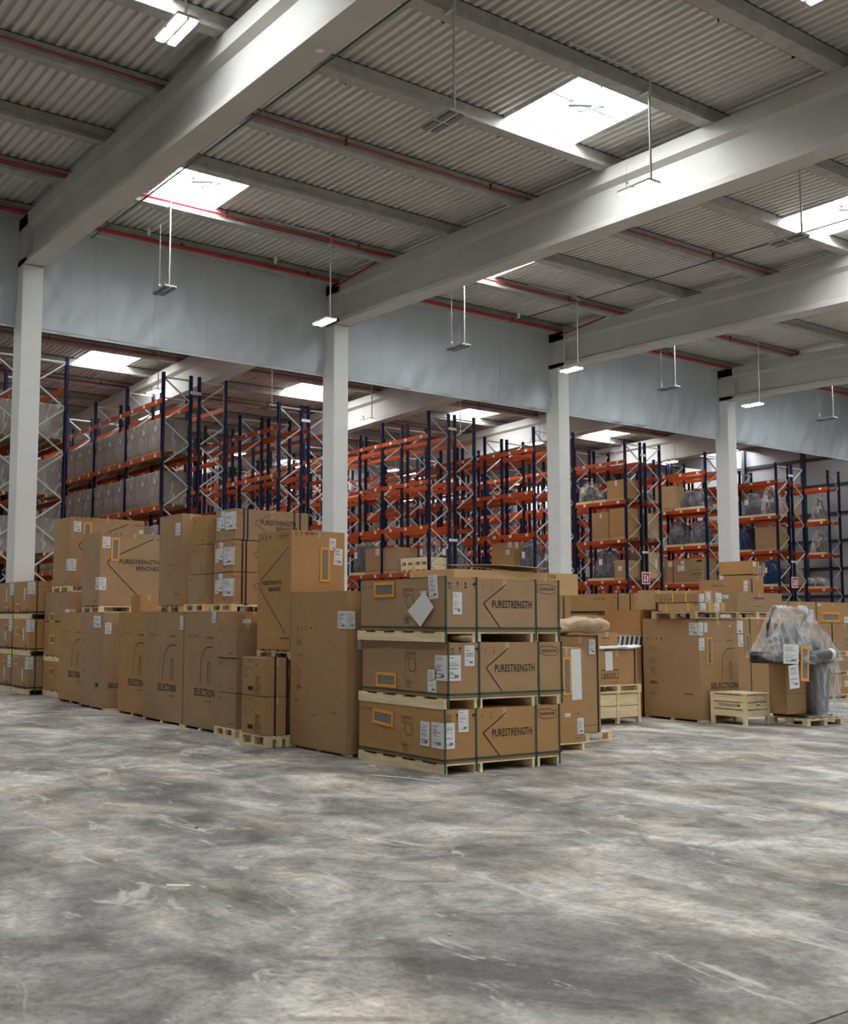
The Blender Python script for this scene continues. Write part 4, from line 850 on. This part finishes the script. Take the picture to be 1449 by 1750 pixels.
hull([(.0, .1, .98), (.05, -.12, .92), (.9, -.2, .88), (1.9, -.12, .90), (2.02, .2, 1.0), (1.9, .52, .98), (1.0, .56, .98), (.1, .5, .98), (.50, .2, 1.79), (.56, .3, 1.76), (1.44, .2, 1.80), (1.40, .3, 1.78), (.8, .2, 1.66), (1.85, .2, 1.40), (.12, .2, 1.12), (1.7, .3, 1.60)], 3, .07, 'plastic_cover', 'film_clear', t)
hull([(1.34, .0, .92), (1.98, .02, .92), (1.98, .5, .92), (1.34, .5, .92), (1.50, .0, .12), (1.86, .02, .12), (1.86, .5, .12), (1.45, .5, .12), (1.30, .0, .05), (1.98, -.02, .03), (1.92, .4, .02)], 8, .05, 'plastic_cover', 'film_clear', t)
hull([(.9, -.08, .02), (1.5, -.12, .03), (2.05, -.1, .02), (2.15, .2, .03), (1.9, .5, .02), (1.2, .4, .04), (1.7, 0, .09), (1.3, .1, .05)], 5, .03, 'plastic_skirt', 'film_clear', t, 2)
PF = lambda u, v, o=.003: (u, -.135-o, v)
paper(PF, .36, 1.03, .40, .30, -.04, 'label', t, 'paper_sheet'); paper(PF, .42, .68, .26, .36, .06, 'label', t, 'paper_sheet'); paper(PF, .72, .88, .22, .55, -.08, 'pouch', t, 'document_pouch')['label'] = 'orange-bordered document pouch with grey window'
carton('brown protective carton standing under the wrapped machine tray', 15.80, 10.02, .171, .55, .30, .80, [('line', 'F', [(0, .42), (1, .40)], .006)])
carton('second brown protective carton left of the machine column', 15.42, 11.02, .0, .42, .22, .98)

# ------------------------------------------------------------------ goods on the racks
def lump(seed, w, d, h, matn, peak=.0):
    n, mz = 22, 12; V = []; F = []
    for j in range(mz+1):
        t_ = j/mz; s = (1-.42*t_**2.2)*(1 if j < mz else .55)
        for i in range(n):
            a = 2*math.pi*i/n; ca, sa = math.cos(a), math.sin(a); e = .55
            x = math.copysign(abs(ca)**e, ca)*w/2; y = math.copysign(abs(sa)**e, sa)*d/2
            k = 1+.16*noise.noise(Vector((ca*1.7+seed, sa*1.7, t_*2.2)))+.07*noise.noise(Vector((ca*6+seed, sa*6, t_*2)))-.06
            V.append((w/2+x*s*k, d/2+y*s*k, h*t_*(1+.10*noise.noise(Vector((ca+seed, sa, 3)))*(1 if j == mz else .3))))
    for j in range(mz):
        for i in range(n): F.append((j*n+i, j*n+(i+1) % n, (j+1)*n+(i+1) % n, (j+1)*n+i))
    F.append(tuple(reversed(range(n)))); F.append(tuple(range(mz*n, mz*n+n)))
    mb = MB(); mb.add(V, F); me = mb.mesh('plastic_wrap', matn)
    for p in me.polygons: p.use_smooth = True
    return me
def wrapped(label, x, y, z, w, d, h, matn='film_grey', seed=1, paperw=True):
    t = thing('wrapped_equipment', label, 'wrapped equipment', (x, y, z+.001))
    for a in (0, w/2-.04, w-.08): MB().box(a, 0, 0, a+.08, d, .09).build('skid', 'wood', t)
    MB().box(0, .02, .0905, w, d-.02, .11).build('base_board', 'wood', t)
    b = MB(); r = random.Random(seed)
    b.box(w*.25, d*.3, .11, w*.75, d*.7, h*.45); b.bar((w*.3, d*.5, h*.4), (w*.3, d*.5, h*.85), .07, .07); b.bar((w*.7, d*.4, h*.3), (w*.62, d*.5, h*.8), .07, .07); b.bar((w*.25, d*.5, h*.80), (w*.72, d*.5, h*.72), .06, .06)
    b.build('machine_frame', 'machine', t)
    o = link('plastic_wrap', lump(seed, w*.96, d*.94, h-.12, matn), t, (w*.02, d*.03, .115))
    if paperw: MB().box(-.03, d*.42, h*.5, -.02, d*.42+.18, h*.5+.26).build('shipping_label', 'white', t)
    return t
def goods(label, x, y, z, w, d, h, decs=(), col='board'):
    """carton on its own small pallet on a rack shelf"""
    stringer_pallet('pallet under the ' + label, x, y, z, w, d, .13, (0, .5, .93), 'wood_old')
    return carton(label, x, y, z+.131, w, d, h-.13, decs, col=col)
R3, R4, R5, R6, R7, R8 = 24.91, 30.34, 35.77, 41.20, 46.63, 51.0
lo, mi_, hi = 3.455, 5.185, 6.87
LB = [('label', 'L', .75, .8, .22, .24, 0), ('label', 'L', .4, .6, .18, .2, 0)]
wrapped('dark wrapped machine on the low shelf just right of the second column', R3+.02, 33.75, lo, .95, 1.05, 1.35, 'film_grey', 4)
goods('long carton on the low shelf beside the dark wrapped machine', R3+.02, 32.62, lo, .95, 1.05, 1.05, LB[:1])
goods('second long carton on the low shelf, nearer the front', R3+.02, 31.55, lo, .95, 1.0, 1.0)
t = thing('pallet_stack', 'stack of low slatted wooden crates on the low shelf, middle opening', 'crates', (R3+.02, 29.85, lo+.001))
for k in range(2):
    for j in range(2):
        b = MB(); b.box(0, j*.8, k*.28+.1, .95, j*.8+.76, k*.28+.265); b.build('slatted_box', 'wood', t); b = MB()
        for q in (0, .35, .68): b.box(0, j*.8+q, k*.28, .95, j*.8+q+.08, k*.28+.099)
        b.build('runners', 'wood', t)['kind'] = 'stuff'
wrapped('grey wrapped machine behind the slatted crates, upright white papers', R3+1.28, 29.85, lo, .95, .95, 1.35, 'film_grey', 9)
wrapped('pale wrapped machine on the low shelf, second in the rack behind the crates', R3+1.28, 31.2, lo, .95, .95, 1.45, 'film', 12)
goods('tall carton with labels on the low shelf left of the third column', R4+.02, 30.95, lo, .95, 1.25, 1.42, [('label', 'L', .85, .92, .22, .22, 0), ('label', 'F', .2, .90, .16, .26, 0), ('label', 'L', .75, .68, .22, .22, 0), ('sym', 'L', .2, .5, .05, .1)])
wrapped('grey wrapped machine next to the tall carton, left of the third column', R4+.02, 29.85, lo, .95, 1.0, 1.45, 'film_grey', 15)
wrapped('pale wrapped machine behind the third column', R4+1.28, 29.85, lo, .95, 1.0, 1.35, 'film', 17)
wrapped('pale wrapped machine deep on the middle shelf of the middle opening', R3+.02, 36.2, mi_, .95, 1.6, .9, 'film', 19)
wrapped('clear wrapped goods on the upper shelf deep in the middle opening', R3+1.28, 35.8, hi, .95, 1.4, .8, 'film', 23)
# right of the third column
wrapped('large grey plastic cover on the low shelf right of the third column', R5+.02, 30.45, lo, .95, 1.45, 1.35, 'film_grey', 28)
goods('carton with several labels beside the large grey plastic cover', R5+.02, 29.85, lo, .95, .56, .85, [('label', 'L', .5, .5, .2, .2, 0), ('label', 'F', .2, .45, .2, .2, .1), ('label', 'F', .12, .2, .26, .16, 0)])
goods('left of two large plain cartons on the middle shelf', R5+.02, 30.70, mi_, .95, .92, 1.25, [('label', 'L', .55, .85, .1, .2, 0)])
goods('right of two large plain cartons on the middle shelf', R5+.02, 29.82, mi_, .95, .84, 1.35)
goods('pale carton on the middle shelf, right rack of the pair', R5+1.28, 29.82, mi_, .95, .95, 1.2, [('para', 'F', .4, .4, .2, 2, .06)], 'board_pale')
goods('pale yellow carton on the low shelf behind the fire sign', R5+1.28, 29.82, lo, .95, .95, 1.25, [('label', 'F', .75, .5, .1, .5, 0)], 'board_pale')
goods('brown carton with a white label on the upper shelf', R5+.02, 29.85, hi, .95, .90, .90, [('label', 'L', .55, .80, .12, .22, 0)])
wrapped('pale wrapped goods on the upper shelf right of the third column', R5+.02, 31.6, hi, .95, .95, 1.0, 'film', 31)
wrapped('small dark wrapped goods on the upper shelf', R5+.02, 30.80, hi, .95, .70, .55, 'film_grey', 33, False)
wrapped('low grey wrapped goods on the upper shelf, front of the right rack', R5+1.28, 29.85, hi, .95, .95, .6, 'film_grey', 35, False)
goods('carton lettered EXCITE on the low shelf left of the fourth column', R6+.02, 29.95, lo, .95, 1.62, 1.15, [('arch', 'L', .50, .2, .0, .0, .001), ('line', 'L', [(.95, .12), (.60, .12), (.53, .20), (.53, .40), (.60, .48), (.95, .48)], .015), ('text', 'L', 'EXCITE', .76, .30, .5, .13), ('rect', 'L', .77, .83, .94, .92), ('label', 'L', .25, .58, .36, .26, 0), ('label', 'L', .30, .84, .16, .16, 0), ('line', 'L', [(.49, 0), (.49, 1)], .012)])
goods('narrow tall carton with two labels left of the EXCITE carton', R6+.02, 31.65, lo, .95, .40, 1.12, LB[:1])
goods('second narrow tall carton left of the EXCITE carton', R6+.02, 32.10, lo, .95, .40, 1.12, LB[:1])
wrapped('black wrapped machine on the middle shelf left of the fourth column', R6+.02, 31.10, mi_, .95, .95, 1.25, 'film_grey', 41, False)
wrapped('black wrapped machine nearest the fourth column on the middle shelf', R6+.02, 29.85, mi_, .95, 1.1, 1.15, 'film_grey', 43, False)
goods('pale upright carton on the upper shelf left of the fourth column', R6+.02, 31.6, hi, .95, .95, 1.2, (), 'board_pale')
wrapped('low black machine lying on the upper shelf left of the fourth column', R6+.02, 29.85, hi, .95, 1.6, .9, 'film_grey', 47, False)
wrapped('tall grey wrapped machine on the upper shelf right of the fourth column', R7+.02, 30.85, hi, .95, 1.0, 1.25, 'film_grey', 51)
wrapped('tall clear wrapped machine on the upper shelf right of the fourth column', R7+.02, 29.80, hi, .95, 1.0, 1.5, 'film', 53)
wrapped('blue wrapped machine on the middle shelf right of the fourth column', R7+.02, 31.2, mi_, .95, .95, 1.3, 'film_blue', 55, False)
goods('brown carton on the middle shelf right of the fourth column', R7+.02, 29.85, mi_, .95, 1.1, 1.15)
wrapped('blue wrapped machine on the low shelf right of the fourth column', R7+.02, 29.85, lo, .95, 1.2, 1.3, 'film_blue', 57)
wrapped('blue wrapped machine on the low shelf beyond the fire sign', R7+.02, 31.3, lo, .95, 1.1, 1.1, 'film_grey', 59, False)
goods('open brown carton on the upper shelf at the far right', R7+1.28, 29.9, hi, .95, .9, .7, (), 'board_pale')
goods('brown carton on the low shelf of the right-hand rack at far right', R7+1.28, 29.9, lo, .95, .9, .9)
wrapped('silver wrapped machine on the upper shelf by the far wall', R8+.05, 30.0, hi, .9, .9, 1.4, 'film', 61, False)
wrapped('silver wrapped machine on the middle shelf by the far wall', R8+.05, 30.0, mi_, .9, .9, 1.3, 'film', 63, False)
wrapped('flat silver wrapped goods on the low shelf by the far wall', R8+.05, 30.0, lo, .9, 1.7, .6, 'film', 65, False)
# fire-hose signs on the rack ends
for x, z, nm in ((R5+1.09, 3.55, 'left'), (R7+1.12, 3.66, 'right')):
    t = thing('fire_sign', '%s square red fire-equipment sign with white border on a rack end' % nm, 'sign', (x, 29.64, z))
    MB().box(-.26, 0, -.26, .26, .02, .26).build('sign_plate', 'white', t)
    b = MB(); b.box(-.215, -.003, -.215, .215, 0, .215, 0)
    b.box(-.13, -.006, -.02, -.05, -.004, .03, 1); b.box(-.15, -.006, -.15, -.03, -.004, -.04, 1); b.box(-.13, -.006, .06, -.03, -.004, .15, 1)
    b.add([(.03, -.006, -.16), (.13, -.006, -.16), (.15, -.006, .08), (.10, -.006, .14), (.04, -.006, .10)], [(0, 1, 2, 3, 4)], 1)
    b.build('sign_symbol', ['sign_red', 'white'], t)

# ------------------------------------------------------------------ scraps on the floor
def scrap(pts, th, label, m='skid', cat='scrap', z=.001):
    n = len(pts); mb = MB(); mb.add([(x, y, z) for x, y in pts]+[(x, y, z+th) for x, y in pts], [tuple(reversed(range(n))), tuple(range(n, 2*n))]+[(i, (i+1) % n, n+(i+1) % n, n+i) for i in range(n)])
    o = mb.build('floor_scrap', m); tag(o, label, cat); return o
scrap([(2.86, 5.86), (2.97, 5.79), (3.0, 5.81), (2.985, 5.84), (2.88, 5.91)], .004, 'pale plastic scrap on the floor at lower left')
scrap([(7.07, 9.46), (7.13, 9.42), (7.15, 9.47), (7.09, 9.51)], .015, 'small wood chip on the floor left of the strapped crates', 'wood')
o = MB().tube([(6.70, 8.93, .006), (6.78, 8.72, .006), (6.88, 8.55, .008), (6.93, 8.35, .006), (6.99, 8.18, .006)], .008, 6).build('cut_strap', 'white'); tag(o, 'pale cut strap lying on the floor in front of the strapped crates', 'strap')
for x, y, s, nm in ((3.04, 4.73, .012, 'below the plastic scrap'), (3.66, 4.23, .012, 'near the middle of the lower floor'), (3.82, 7.36, .018, 'left of centre on the floor'), (2.95, 5.27, .014, 'just under the plastic scrap'), (5.76, 17.2, .03, 'far left near the stacked boxes'), (6.64, 12.9, .02, 'beside the faintly printed stack')):
    scrap([(x, y), (x+s, y-s*.6), (x+s*1.8, y+s*.3), (x+s*.6, y+s)], .006, 'tiny scrap on the floor, %s' % nm, 'darksteel' if nm.startswith('left of') else 'skid')
struct(MB().box(1.2, 2.553, .0005, 4.6, 2.563, .0015).build('trim_90', 'joint'))
